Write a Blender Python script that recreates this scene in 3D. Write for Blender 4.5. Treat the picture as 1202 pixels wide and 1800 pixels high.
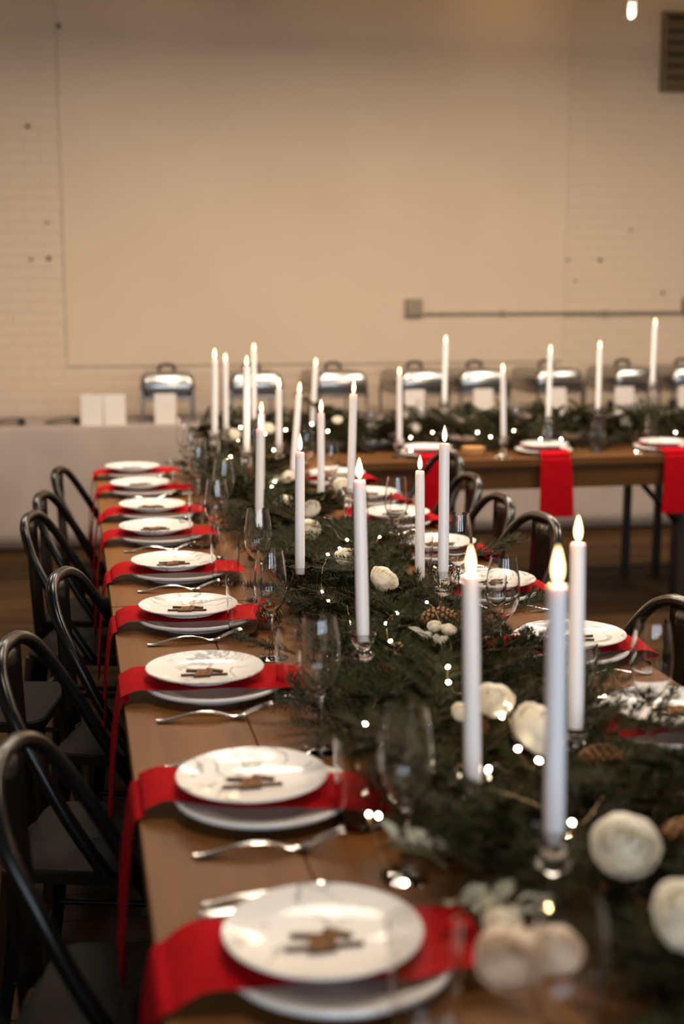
import bpy, bmesh, math, random
from mathutils import Vector, Matrix, Euler
R = math.radians
random.seed(7)
scene = bpy.context.scene
COL = scene.collection
for o in list(bpy.data.objects):
    bpy.data.objects.remove(o)

# ------------------------------------------------------------------ camera
F, CX, CY, EYE = 2300.0, 601.0, 900.0, 1.53
TH = math.atan(384 / F)
PS = math.atan(476 * math.cos(TH) / F)
cam_data = bpy.data.cameras.new('camera')
cam = bpy.data.objects.new('camera', cam_data)
COL.objects.link(cam)
cam_data.sensor_fit = 'HORIZONTAL'
cam_data.sensor_width = 24.0
cam_data.lens = F / 1202 * 24.0
cam_data.clip_start = 0.05
cam.location = (0, 0, EYE)
cam.rotation_euler = (R(90) - TH, 0, -PS)
cam_data.dof.use_dof = True
cam_data.dof.focus_distance = 3.05
cam_data.dof.aperture_fstop = 2.0
scene.camera = cam
FW = Vector((math.sin(PS) * math.cos(TH), math.cos(PS) * math.cos(TH), -math.sin(TH)))
RT = Vector((math.cos(PS), -math.sin(PS), 0))
UP = RT.cross(FW)
EYEV = Vector((0, 0, EYE))
def ray(px, py): return FW * F + RT * (px - CX) - UP * (py - CY)
def atz(px, py, z):
    r = ray(px, py); return EYEV + r * ((z - EYE) / r.z)
def aty(px, py, y):
    r = ray(px, py); return EYEV + r * (y / r.y)
def atd(px, py, w): return EYEV + ray(px, py) * (w / F)

# ------------------------------------------------------------------ look, world, daylight
vs = scene.view_settings
vs.view_transform = 'Standard'; vs.look = 'None'; vs.gamma = 1.0; vs.use_curve_mapping = False
vs.exposure = 0.0
scene.cycles.use_denoising = True
scene.cycles.max_bounces = 10
scene.cycles.transparent_max_bounces = 24
scene.cycles.transmission_bounces = 10
scene.cycles.sample_clamp_indirect = 4.0
scene.cycles.caustics_reflective = False
scene.cycles.caustics_refractive = True
world = bpy.data.worlds.new('world'); scene.world = world
world.use_nodes = True
world.node_tree.nodes['Background'].inputs[0].default_value = (0.55, 0.65, 0.8, 1)
world.node_tree.nodes['Background'].inputs[1].default_value = 0.3

def area(name, loc, rot, sx, sy, power, color):
    l = bpy.data.lights.new(name, 'AREA'); l.shape = 'RECTANGLE'; l.size = sx; l.size_y = sy
    l.energy = power; l.color = color
    o = bpy.data.objects.new(name, l); COL.objects.link(o); o.location = loc; o.rotation_euler = rot
    return o
DAY_W = 105
WX0, WX1, WY0, WY1, CEIL = -3.4, 6.6, -4.6, 8.95, 4.3
WINDOWS = [(-1.5, 1.5), (1.1, 1.5), (3.7, 1.5)]      # rear wall windows: centre x, width
for i, (wx, ww) in enumerate(WINDOWS):
    area('daylight', (wx, WY0 - 0.02, 2.1), (R(90), 0, 0), ww - .05, 1.75, DAY_W, (0.72, 0.86, 1.0))
CANDLE_W = 2.6
PEND_W = 84.0
PEND_COL = (1.0, .83, .66)
BULB_W = 6.0

# ------------------------------------------------------------------ materials
MAT = {}
def mat(name, color, rough=0.5, metal=0.0, noise=None, bump=None, **kw):
    """noise = (scale, colour2, xyz stretch, detail); bump = (scale, strength)"""
    m = bpy.data.materials.new(name); m.use_nodes = True; nt = m.node_tree
    b = nt.nodes['Principled BSDF']
    b.inputs['Base Color'].default_value = (*color, 1); b.inputs['Roughness'].default_value = rough
    b.inputs['Metallic'].default_value = metal
    for k, v in kw.items():
        b.inputs[k.replace('_', ' ')].default_value = v
    if noise or bump:
        tc = nt.nodes.new('ShaderNodeTexCoord')
    if noise:
        mp = nt.nodes.new('ShaderNodeMapping'); mp.inputs['Scale'].default_value = noise[2]
        nt.links.new(tc.outputs['Object'], mp.inputs[0])
        n = nt.nodes.new('ShaderNodeTexNoise'); n.inputs['Scale'].default_value = noise[0]
        n.inputs['Detail'].default_value = noise[3] if len(noise) > 3 else 4
        nt.links.new(mp.outputs[0], n.inputs['Vector'])
        cr = nt.nodes.new('ShaderNodeValToRGB')
        cr.color_ramp.elements[0].position = .35; cr.color_ramp.elements[1].position = .68
        cr.color_ramp.elements[0].color = (*color, 1); cr.color_ramp.elements[1].color = (*noise[1], 1)
        nt.links.new(n.outputs[0], cr.inputs[0]); nt.links.new(cr.outputs[0], b.inputs['Base Color'])
    if bump:
        n2 = nt.nodes.new('ShaderNodeTexNoise'); n2.inputs['Scale'].default_value = bump[0]
        nt.links.new(tc.outputs['Object'], n2.inputs['Vector'])
        bp = nt.nodes.new('ShaderNodeBump'); bp.inputs['Strength'].default_value = bump[1]; bp.inputs['Distance'].default_value = .01
        nt.links.new(n2.outputs[0], bp.inputs['Height']); nt.links.new(bp.outputs[0], b.inputs['Normal'])
    MAT[name] = m
    return m

def wood(name, c1, c2, rough, along, vary=.35, scale=14, spec=.25):
    """long-grained wood; grain runs along axis index `along`; each board shifts in tone"""
    m = bpy.data.materials.new(name); m.use_nodes = True; nt = m.node_tree; b = nt.nodes['Principled BSDF']
    b.inputs['Roughness'].default_value = rough; b.inputs['Specular IOR Level'].default_value = spec
    tc = nt.nodes.new('ShaderNodeTexCoord'); oi = nt.nodes.new('ShaderNodeObjectInfo')
    add = nt.nodes.new('ShaderNodeVectorMath'); add.operation = 'MULTIPLY_ADD'
    comb = nt.nodes.new('ShaderNodeCombineXYZ')
    for i in range(3): nt.links.new(oi.outputs['Random'], comb.inputs[i])
    nt.links.new(comb.outputs[0], add.inputs[0]); add.inputs[1].default_value = (31, 47, 19)
    nt.links.new(tc.outputs['Object'], add.inputs[2])
    mp = nt.nodes.new('ShaderNodeMapping'); s = [1.0, 1.0, 1.0]; s[along] = .07
    mp.inputs['Scale'].default_value = s
    nt.links.new(add.outputs[0], mp.inputs[0])
    n = nt.nodes.new('ShaderNodeTexNoise'); n.inputs['Scale'].default_value = scale; n.inputs['Detail'].default_value = 6
    n.inputs['Distortion'].default_value = .8
    nt.links.new(mp.outputs[0], n.inputs['Vector'])
    cr = nt.nodes.new('ShaderNodeValToRGB')
    cr.color_ramp.elements[0].position = .3; cr.color_ramp.elements[1].position = .7
    cr.color_ramp.elements[0].color = (*c1, 1); cr.color_ramp.elements[1].color = (*c2, 1)
    nt.links.new(n.outputs[0], cr.inputs[0])
    mr = nt.nodes.new('ShaderNodeMapRange'); mr.inputs['To Min'].default_value = 1 - vary; mr.inputs['To Max'].default_value = 1 + vary
    nt.links.new(oi.outputs['Random'], mr.inputs[0])
    mx = nt.nodes.new('ShaderNodeMix'); mx.data_type = 'RGBA'; mx.blend_type = 'MULTIPLY'; mx.inputs[0].default_value = 1
    nt.links.new(cr.outputs[0], mx.inputs[6]); nt.links.new(mr.outputs[0], mx.inputs[7])
    nt.links.new(mx.outputs[2], b.inputs['Base Color'])
    bp = nt.nodes.new('ShaderNodeBump'); bp.inputs['Strength'].default_value = .15; bp.inputs['Distance'].default_value = .004
    nt.links.new(n.outputs[0], bp.inputs['Height']); nt.links.new(bp.outputs[0], b.inputs['Normal'])
    MAT[name] = m; return m

def thin_glass(name, tint=(1, 1, 1), base=.05, edge=.85, power=3.2):
    """thin clear wall: straight-through transmission with a mirror-like skin that grows towards grazing angles"""
    m = bpy.data.materials.new(name); m.use_nodes = True; nt = m.node_tree; nt.nodes.clear()
    out = nt.nodes.new('ShaderNodeOutputMaterial'); mix = nt.nodes.new('ShaderNodeMixShader')
    tr = nt.nodes.new('ShaderNodeBsdfTransparent'); tr.inputs[0].default_value = (*tint, 1)
    gl = nt.nodes.new('ShaderNodeBsdfGlossy'); gl.inputs['Roughness'].default_value = .02
    lw = nt.nodes.new('ShaderNodeLayerWeight'); lw.inputs[0].default_value = .5
    pw = nt.nodes.new('ShaderNodeMath'); pw.operation = 'POWER'; pw.inputs[1].default_value = power
    mu = nt.nodes.new('ShaderNodeMath'); mu.operation = 'MULTIPLY_ADD'; mu.inputs[1].default_value = edge; mu.inputs[2].default_value = base; mu.use_clamp = True
    nt.links.new(lw.outputs['Facing'], pw.inputs[0]); nt.links.new(pw.outputs[0], mu.inputs[0]); nt.links.new(mu.outputs[0], mix.inputs[0])
    nt.links.new(tr.outputs[0], mix.inputs[1]); nt.links.new(gl.outputs[0], mix.inputs[2]); nt.links.new(mix.outputs[0], out.inputs[0])
    MAT[name] = m; return m

def petal_mat(name, c1, c2, thru=.45):
    m = mat(name, c1, .6, noise=(30, c2, (1, 1, 1)), Specular_IOR_Level=.15); nt = m.node_tree
    tl = nt.nodes.new('ShaderNodeBsdfTranslucent'); tl.inputs[0].default_value = (*c1, 1)
    mx = nt.nodes.new('ShaderNodeMixShader'); mx.inputs[0].default_value = thru
    nt.links.new(nt.nodes['Principled BSDF'].outputs[0], mx.inputs[1]); nt.links.new(tl.outputs[0], mx.inputs[2])
    nt.links.new(mx.outputs[0], nt.nodes['Material Output'].inputs[0])
def emit(name, color, strength, see_through=0.0):
    m = bpy.data.materials.new(name); m.use_nodes = True; nt = m.node_tree; nt.nodes.clear()
    out = nt.nodes.new('ShaderNodeOutputMaterial'); e = nt.nodes.new('ShaderNodeEmission')
    e.inputs[0].default_value = (*color, 1); e.inputs[1].default_value = strength
    if see_through > 0:
        mix = nt.nodes.new('ShaderNodeMixShader'); mix.inputs[0].default_value = see_through
        tr = nt.nodes.new('ShaderNodeBsdfTransparent')
        nt.links.new(e.outputs[0], mix.inputs[1]); nt.links.new(tr.outputs[0], mix.inputs[2]); nt.links.new(mix.outputs[0], out.inputs[0])
    else:
        nt.links.new(e.outputs[0], out.inputs[0])
    MAT[name] = m; return m

mat('paint_brick', (.67, .53, .395), .8, noise=(2.2, (.63, .495, .365), (1, 1, 1)), bump=(60, .2), Specular_IOR_Level=.2)
mat('plaster', (.67, .53, .395), .75, noise=(1.3, (.64, .50, .37), (1, 1, 1)), bump=(25, .1), Specular_IOR_Level=.2)
mat('mortar', (.64, .505, .38), .85)
mat('ceiling_wood', (.06, .035, .018), .7, noise=(5, (.03, .018, .01), (1, 8, 1)))
mat('wall_paint', (.50, .40, .29), .8, noise=(3, (.44, .35, .25), (1, 1, 1)))
wood('floor_wood', (.024, .012, .0042), (.072, .037, .0135), .65, 0, .4, 9, .08)
mat('floor_gap', (.010, .007, .004), .9)
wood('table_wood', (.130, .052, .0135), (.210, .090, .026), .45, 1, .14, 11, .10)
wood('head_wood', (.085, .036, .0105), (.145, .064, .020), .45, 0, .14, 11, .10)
mat('dark_wood', (.018, .012, .008), .5)
mat('black_metal', (.005, .005, .005), .24, 0.0, Specular_IOR_Level=.3, Coat_Weight=.0, Coat_Roughness=.1)
mat('bronze_metal', (.010, .0085, .007), .25, 0.0, Coat_Weight=.3, Coat_Roughness=.1)
mat('seat_metal', (.012, .010, .008), .6, Specular_IOR_Level=.06)
mat('steel', (.40, .39, .38), .24, 1.0)
mat('brushed_steel', (.40, .39, .38), .32, 1.0)
mat('silver', (.80, .78, .75), .18, 1.0)
mat('ceramic', (.80, .79, .77), .35, Coat_Weight=.3, Coat_Roughness=.05)
mat('napkin', (.46, .003, .008), .9, noise=(40, (.37, .002, .006), (1, 1, 1)), bump=(300, .2), Specular_IOR_Level=.08)
mat('linen', (.42, .345, .30), .9, noise=(5, (.38, .31, .27), (1, 1, 1)), bump=(8, .25), Specular_IOR_Level=.1)
mat('card', (.66, .60, .55), .8)
mat('tag_wood', (.21, .095, .026), .6, noise=(80, (.12, .050, .014), (1, 1, 1)), Specular_IOR_Level=.1)
mat('tag_edge', (.06, .025, .01), .7)
mat('wax', (.90, .885, .90), .35, Subsurface_Weight=.25, Subsurface_Scale=.02)
mat('wick', (.02, .015, .012), .9)
petal_mat('rose', (.95, .92, .83), (.92, .88, .78))
petal_mat('rose_blush', (.94, .85, .74), (.92, .78, .66))
mat('rose_green', (.16, .20, .07), .6)
mat('needle', (.010, .015, .005), .6, noise=(9, (.031, .035, .010), (1, 1, 1)), Specular_IOR_Level=.12)
mat('twig', (.10, .050, .022), .8)
mat('cone', (.17, .075, .026), .7, noise=(60, (.09, .038, .014), (1, 1, 1)))
mat('cone_tip', (.34, .18, .07), .7)
mat('silver_leaf', (.30, .31, .25), .8)
mat('wire', (.42, .30, .18), .45, 1.0)
mat('conduit', (.30, .235, .16), .6, noise=(20, (.24, .19, .13), (1, 1, 1)))
mat('vent', (.17, .115, .06), .6)
mat('vent_dark', (.06, .036, .018), .8)
mat('black_plastic', (.012, .011, .010), .45)
mat('spot', (.08, .05, .025), .7)
mat('amber', (.60, .32, .12), .3)
thin_glass('glass', (.99, .99, .98))
mat('crystal', (1, 1, 1), .02, Transmission_Weight=1.0, IOR=1.47)
emit('flame', (1.0, .66, .30), 9, .30)
emit('fairy', (1.0, .80, .55), 42)
emit('filament', (1.0, .84, .60), 40)

# marble veined porcelain
def marble():
    m = bpy.data.materials.new('marble_plate'); m.use_nodes = True; nt = m.node_tree; b = nt.nodes['Principled BSDF']
    b.inputs['Roughness'].default_value = .35; b.inputs['Specular IOR Level'].default_value = .3; b.inputs['Coat Weight'].default_value = .35; b.inputs['Coat Roughness'].default_value = .03
    tc = nt.nodes.new('ShaderNodeTexCoord'); oi = nt.nodes.new('ShaderNodeObjectInfo')
    ad = nt.nodes.new('ShaderNodeVectorMath'); ad.operation = 'ADD'
    mu = nt.nodes.new('ShaderNodeMath'); mu.operation = 'MULTIPLY'; mu.inputs[1].default_value = 13
    nt.links.new(oi.outputs['Random'], mu.inputs[0]); nt.links.new(mu.outputs[0], ad.inputs[1])
    nt.links.new(tc.outputs['Object'], ad.inputs[0])
    n1 = nt.nodes.new('ShaderNodeTexNoise'); n1.inputs['Scale'].default_value = 9; n1.inputs['Detail'].default_value = 6; n1.inputs['Distortion'].default_value = 1.2
    nt.links.new(ad.outputs[0], n1.inputs['Vector'])
    sb = nt.nodes.new('ShaderNodeMath'); sb.operation = 'SUBTRACT'; sb.inputs[1].default_value = .5
    ab = nt.nodes.new('ShaderNodeMath'); ab.operation = 'ABSOLUTE'
    nt.links.new(n1.outputs[0], sb.inputs[0]); nt.links.new(sb.outputs[0], ab.inputs[0])
    cr = nt.nodes.new('ShaderNodeValToRGB'); e = cr.color_ramp.elements
    e[0].position = 0.0; e[0].color = (.22, .225, .22, 1); e[1].position = .030; e[1].color = (.80, .79, .77, 1)
    k = e.new(.008); k.color = (.42, .425, .42, 1)
    nt.links.new(ab.outputs[0], cr.inputs[0])
    n2 = nt.nodes.new('ShaderNodeTexNoise'); n2.inputs['Scale'].default_value = 6
    nt.links.new(ad.outputs[0], n2.inputs['Vector'])
    c2 = nt.nodes.new('ShaderNodeValToRGB'); c2.color_ramp.elements[0].position = .42; c2.color_ramp.elements[1].position = .52
    nt.links.new(n2.outputs[0], c2.inputs[0])
    mx = nt.nodes.new('ShaderNodeMix'); mx.data_type = 'RGBA'
    nt.links.new(c2.outputs[0], mx.inputs[0]); mx.inputs[6].default_value = (.80, .79, .77, 1)
    nt.links.new(cr.outputs[0], mx.inputs[7]); nt.links.new(mx.outputs[2], b.inputs['Base Color'])
    MAT['marble'] = m
marble()

# ------------------------------------------------------------------ mesh helpers
class MB:
    def __init__(s): s.v = []; s.f = []; s.m = []
    def add(s, v, f, mi=0):
        k = len(s.v); s.v += [tuple(p) for p in v]; s.f += [tuple(i + k for i in q) for q in f]; s.m += [mi] * len(f)
        return s
    def box(s, x0, x1, y0, y1, z0, z1, mi=0):
        v = [(x, y, z) for z in (z0, z1) for y in (y0, y1) for x in (x0, x1)]
        return s.add(v, [(0, 2, 3, 1), (4, 5, 7, 6), (0, 1, 5, 4), (2, 6, 7, 3), (0, 4, 6, 2), (1, 3, 7, 5)], mi)
    def bbox(s, x0, x1, y0, y1, z0, z1, b=.003, mi=0):
        """box with chamfered top edges"""
        v = [(x0, y0, z0), (x1, y0, z0), (x1, y1, z0), (x0, y1, z0),
             (x0, y0, z1 - b), (x1, y0, z1 - b), (x1, y1, z1 - b), (x0, y1, z1 - b),
             (x0 + b, y0 + b, z1), (x1 - b, y0 + b, z1), (x1 - b, y1 - b, z1), (x0 + b, y1 - b, z1)]
        f = [(3, 2, 1, 0), (8, 9, 10, 11)]
        for i in range(4):
            j = (i + 1) % 4
            f += [(i, j, 4 + j, 4 + i), (4 + i, 4 + j, 8 + j, 8 + i)]
        return s.add(v, f, mi)
    def lathe(s, prof, n=32, c=(0, 0, 0), mi=0, cap=True, flute=None):
        v = []; f = []; m = len(prof)
        for i in range(n):
            a = 2 * math.pi * i / n
            for r, z in prof:
                rr = r
                if flute: rr = r * (1 + flute[1] * math.cos(flute[0] * a))
                v.append((c[0] + rr * math.cos(a), c[1] + rr * math.sin(a), c[2] + z))
        for i in range(n):
            j = (i + 1) % n
            for k in range(m - 1):
                f.append((i * m + k, j * m + k, j * m + k + 1, i * m + k + 1))
        if cap and prof[0][0] > 1e-6: f.append(tuple(i * m for i in reversed(range(n))))
        if cap and prof[-1][0] > 1e-6: f.append(tuple(i * m + m - 1 for i in range(n)))
        return s.add(v, f, mi)
    def tube(s, pts, r, n=8, mi=0, flat=1.0):
        pts = [Vector(p) for p in pts]; m = len(pts); v = []; f = []
        rs = r if isinstance(r, (list, tuple)) else [r] * m
        ref = None
        for i, p in enumerate(pts):
            t = (pts[min(i + 1, m - 1)] - pts[max(i - 1, 0)]).normalized()
            if ref is None:
                ref = Vector((0, 0, 1)) if abs(t.z) < .9 else Vector((1, 0, 0))
            a = (ref - t * ref.dot(t)).normalized(); ref = a; b = t.cross(a)
            for k in range(n):
                an = 2 * math.pi * k / n
                v.append(p + a * (rs[i] * math.cos(an) * flat) + b * (rs[i] * math.sin(an)))
        for i in range(m - 1):
            for k in range(n):
                l = (k + 1) % n
                f.append((i * n + k, i * n + l, (i + 1) * n + l, (i + 1) * n + k))
        f.append(tuple(reversed(range(n)))); f.append(tuple(range((m - 1) * n, m * n)))
        return s.add(v, f, mi)
    def mesh(s, name, mats, smooth=None):
        me = bpy.data.meshes.new(name); me.from_pydata(s.v, [], s.f)
        for m in (mats if isinstance(mats, (list, tuple)) else [mats]): me.materials.append(MAT[m] if isinstance(m, str) else m)
        me.polygons.foreach_set('material_index', s.m)
        if smooth is not None:
            bm = bmesh.new(); bm.from_mesh(me); bmesh.ops.remove_doubles(bm, verts=bm.verts, dist=1e-6)
            bmesh.ops.recalc_face_normals(bm, faces=bm.faces); bm.to_mesh(me); bm.free()
            me.polygons.foreach_set('use_smooth', [True] * len(me.polygons))
            try: me.set_sharp_from_angle(angle=R(smooth))
            except Exception: pass
        me.update()
        return me
    def build(s, name, mats, parent=None, smooth=None, loc=None, rot=None):
        return link(name, s.mesh(name, mats, smooth), parent, loc, rot)

def link(name, data, parent=None, loc=None, rot=None, scale=None):
    o = bpy.data.objects.new(name, data); COL.objects.link(o)
    if parent: o.parent = parent
    if loc is not None: o.location = loc
    if rot is not None: o.rotation_euler = rot
    if scale is not None: o.scale = scale if hasattr(scale, '__len__') else (scale,) * 3
    return o
def tag(o, label, cat, group=None):
    o['label'] = label; o['category'] = cat
    if group: o['group'] = group
    return o
def thing(name, label, cat, loc=(0, 0, 0), rz=0, group=None):
    return tag(link(name, None, None, loc, (0, 0, rz)), label, cat, group)
def struct(o):
    o['kind'] = 'structure'; return o
KIDS = {}
def copy_tree(root, label, loc, rot):
    r = root.copy(); COL.objects.link(r); r.location = loc; r.rotation_euler = rot; r['label'] = label
    def rec(src, dst):
        for ch in list(src.children):
            c = ch.copy(); COL.objects.link(c); c.parent = dst; rec(ch, c)
    rec(root, r)
    return r
def spline(pts, k=6):
    P = [Vector(p) for p in pts]; out = []
    for i in range(len(P) - 1):
        a = P[max(i - 1, 0)]; b = P[i]; c = P[i + 1]; d = P[min(i + 2, len(P) - 1)]
        for j in range(k):
            t = j / k
            out.append(.5 * ((2 * b) + (c - a) * t + (2 * a - 5 * b + 4 * c - d) * t * t + (3 * b - a - 3 * c + d) * t ** 3))
    out.append(P[-1]); return out
def point_light(parent, loc, power, color, radius):
    l = bpy.data.lights.new('glow', 'POINT'); l.energy = power; l.color = color; l.shadow_soft_size = radius
    return link('glow', l, parent, loc)
ORD = ['nearest the camera', 'second from the camera', 'third from the camera', 'fourth from the camera', 'fifth from the camera',
       'sixth from the camera', 'seventh from the camera', 'eighth from the camera', 'farthest from the camera']

# ================================================================== THE ROOM
TOP = 0.76
floor = struct(MB().box(WX0, WX1, WY0, WY1, -.06, -.012).build('floor', 'floor_gap'))
PW = .145
rows = int((WY1 - .2) / PW)
plank_len = [1.9, 2.3, 2.7]
plank_mesh = [MB().bbox(0, L - .003, 0, PW - .003, -.012, 0, .002).mesh('plank', 'floor_wood') for L in plank_len]
cnt = 0
for r_ in range(rows):
    y = .2 + r_ * PW
    x = -2.2 - random.random() * 1.8
    while x < 5.6:
        k = random.randrange(3)
        if x + plank_len[k] > -2.3 and x < 5.2 and not (y < 2.2 and x > 1.0):
            if cnt < 299: link('plank', plank_mesh[k], floor, (x, y, 0)); cnt += 1
        x += plank_len[k]
mbp = MB()
for r_ in range(-int((-WY0) / PW), 2):
    y = .2 + (r_ - 1) * PW
    if y < WY0 or y > .06: continue
    mbp.bbox(WX0, WX1, y, y + PW - .003, -.012, 0, .002)
o = mbp.build('plank_field', 'floor_wood', floor); o['kind'] = 'stuff'

# back wall: painted brick with a large plastered infill
wall = struct(MB().box(WX0, WX1, WY1, WY1 + .2, 0, CEIL).build('wall_back', 'mortar'))
PXL, PXR, PZ = aty(118, 645, WY1).x, aty(988, 645, WY1).x, aty(118, 645, WY1).z
MB().bbox(0, PXR - PXL, 0, CEIL - PZ, 0, .015, .005).build('plaster_infill', 'plaster', wall, None, (PXL, WY1, PZ), (R(90), 0, 0))
BL, BH, BD = .205, .0635, .0035
brick_mesh = MB().bbox(-BL / 2, BL / 2, -BH / 2, BH / 2, -.004, BD, .003).mesh('brick', 'paint_brick')
half_mesh = MB().bbox(-BL / 4, BL / 4, -BH / 2, BH / 2, -.004, BD, .003).mesh('brick', 'paint_brick')
bricks = []; rest = MB()
zr = 0; row = 0
while zr < CEIL - .08:
    zc = zr + BH / 2 + .005
    x = WX0 + (row % 2) * (BL + .01) / 2
    while x < WX1 - .12:
        xc = x + BL / 2
        inside = zc > PZ and PXL - .02 < xc < PXR + .02
        if not inside:
            d = Vector((xc, WY1, zc)) - EYEV; w = d.dot(FW)
            px = CX + F * d.dot(RT) / w; py = CY - F * d.dot(UP) / w
            if -20 < px < 1222 and -15 < py < 742: bricks.append((xc, zc))
            else: rest.bbox(xc - BL / 2, xc + BL / 2, zc - BH / 2, zc + BH / 2, -.004, BD, .003)
        x += BL + .010
    zr += BH + .010; row += 1
for i, (xc, zc) in enumerate(bricks):
    if i < 299: link('brick', brick_mesh, wall, (xc, WY1, zc), (R(90), 0, random.uniform(-.004, .004)))
    else: rest.bbox(xc - BL / 2, xc + BL / 2, zc - BH / 2, zc + BH / 2, -.004, BD, .003)
o = rest.build('brick_field', 'paint_brick', wall, None, (0, WY1, 0), (R(90), 0, 0)); o['kind'] = 'stuff'

struct(MB().box(WX0 - .2, WX0, WY0, WY1 + .2, 0, CEIL).build('wall_left', 'wall_paint'))
struct(MB().box(WX1, WX1 + .2, WY0, WY1 + .2, 0, CEIL).build('wall_right', 'wall_paint'))
mb = MB(); zs = (1.2, 3.0)
xs = [WX0] + [e for (c, w) in WINDOWS for e in (c - w / 2, c + w / 2)] + [WX1]
mb.box(WX0, WX1, WY0 - .2, WY0, 0, zs[0]).box(WX0, WX1, WY0 - .2, WY0, zs[1], CEIL)
for i in range(0, len(xs), 2): mb.box(xs[i], xs[i + 1], WY0 - .2, WY0, *zs)
struct(mb.build('wall_front', 'wall_paint'))
for i, (c, w) in enumerate(WINDOWS):
    o = struct(link('window_%d' % (i + 1), None, None, (c, WY0, 1.2)))
    m = MB(); m.box(-w / 2, w / 2, .0, .04, 0, .06).box(-w / 2, w / 2, .0, .04, 1.74, 1.8).box(-w / 2, -w / 2 + .06, 0, .04, .06, 1.74).box(w / 2 - .06, w / 2, 0, .04, .06, 1.74)
    m.box(-.015, .015, 0, .04, .06, 1.74).box(-w / 2 + .06, w / 2 - .06, 0, .04, .885, .915)
    m.build('window_frame', 'dark_wood', o)
ceil = struct(MB().box(WX0, WX1, WY0, WY1, CEIL, CEIL + .15).build('ceiling', 'ceiling_wood'))
for i in range(7):
    MB().bbox(-.07, .07, WY0, WY1, -.24, 0, .004).build('beam', 'ceiling_wood', ceil, None, (WX0 + .8 + i * 1.4, 0, CEIL))

# fixtures on the back wall
def wall_pt(px, py, off=0.0): return aty(px, py, WY1 - off)
p = wall_pt(725, 541)
jb = thing('junction_box', 'square metal junction box on wall with conduit leaving to the right', 'junction box', (p.x, WY1, p.z))
MB().bbox(-.058, .058, -.062, .062, 0, .05, .006).build('box_body', 'conduit', jb, None, None, (R(90), 0, 0))
MB().bbox(-.045, .045, -.048, .048, .05, .056, .004).build('cover_plate', 'conduit', jb, None, None, (R(90), 0, 0))
q = wall_pt(1208, 538)
jb2 = thing('junction_box', 'dark junction box on wall at the right end of the conduit', 'junction box', (q.x, WY1, q.z))
MB().bbox(-.045, .045, -.06, .06, 0, .06, .006).build('box_body', 'vent', jb2, None, None, (R(90), 0, 0))
MB().bbox(-.035, .035, -.045, .045, .06, .066, .004).build('cover_plate', 'vent', jb2, None, None, (R(90), 0, 0))
a, b = wall_pt(742, 552), wall_pt(1192, 549)
cd = thing('wall_conduit', 'thin painted conduit pipe running along the wall between two boxes', 'conduit', (a.x, WY1, a.z))
MB().tube([(0, -.022, 0), (b.x - a.x, -.022, b.z - a.z)], .0125, 10).build('pipe', 'conduit', cd, 40)
for t in (.3, .7):
    MB().box(-.012, .012, -.04, 0, -.02, .02).build('pipe_clamp', 'conduit', cd, None, ((b.x - a.x) * t, 0, (b.z - a.z) * t))
# louvred vent, upper right
a, b = wall_pt(1163, 157), wall_pt(1300, 33)
vt = thing('wall_vent', 'dark louvred vent high on the wall at upper right', 'vent', (a.x, WY1 - .008, a.z))
W_, H_ = b.x - a.x, b.z - a.z
MB().box(0, W_, -.01, 0, 0, H_).build('backing', 'vent_dark', vt)
MB().box(-.025, 0, -.05, 0, -.02, H_ + .02).box(W_, W_ + .025, -.05, 0, -.02, H_ + .02).box(0, W_, -.05, 0, -.02, .0).box(0, W_, -.05, 0, H_, H_ + .02).build('vent_frame', 'vent', vt)
sl = MB().add([(0, -.045, -.05), (W_, -.045, -.05), (W_, -.012, .012), (0, -.012, .012), (0, -.041, -.05), (W_, -.041, -.05), (W_, -.008, .012), (0, -.008, .012)],
              [(0, 1, 2, 3), (7, 6, 5, 4), (0, 4, 5, 1), (3, 2, 6, 7), (0, 3, 7, 4), (1, 5, 6, 2)]).mesh('slat', 'vent')
for k in range(6): link('slat', sl, vt, (0, 0, .06 + k * (H_ - .03) / 6))
# old anchor bolts left in the brick
bolt = MB().lathe([(.0, .016), (.010, .015), (.014, .008), (.015, 0)], 10).mesh('anchor_bolt', 'spot', 60)
for (px, py, s, lab) in [(49, 222, 1.0, 'small dark bolt high in the brick at far left'), (103, 46, 1.1, 'small dark bolt in the wall near the top left corner'),
                    (86, 454, 1.0, 'darker of the two small bolts above the left buffet end'), (55, 456, .7, 'fainter of the two small bolts above the left buffet end'),
                    (83, 391, .6, 'faint bolt just above the pair at far left'), (1054, 457, .9, 'small dark bolt in the right brickwork above the conduit'), (997, 457, .7, 'faint bolt left of the dark one above the conduit'),
                    (1108, 405, .6, 'faint bolt in the right brickwork, upper of the group'), (1164, 515, .8, 'small bolt just above the conduit at far right'), (1010, 494, .6, 'faint bolt close above the conduit')]:
    p = wall_pt(px, py)
    inside = p.x > PXL and p.x < PXR
    tag(link('anchor_bolt', bolt, None, (p.x, WY1 - (.0145 if inside else .006), p.z), (R(90), 0, 0), s), lab, 'bolt', 'anchor bolts in the back wall')

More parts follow.
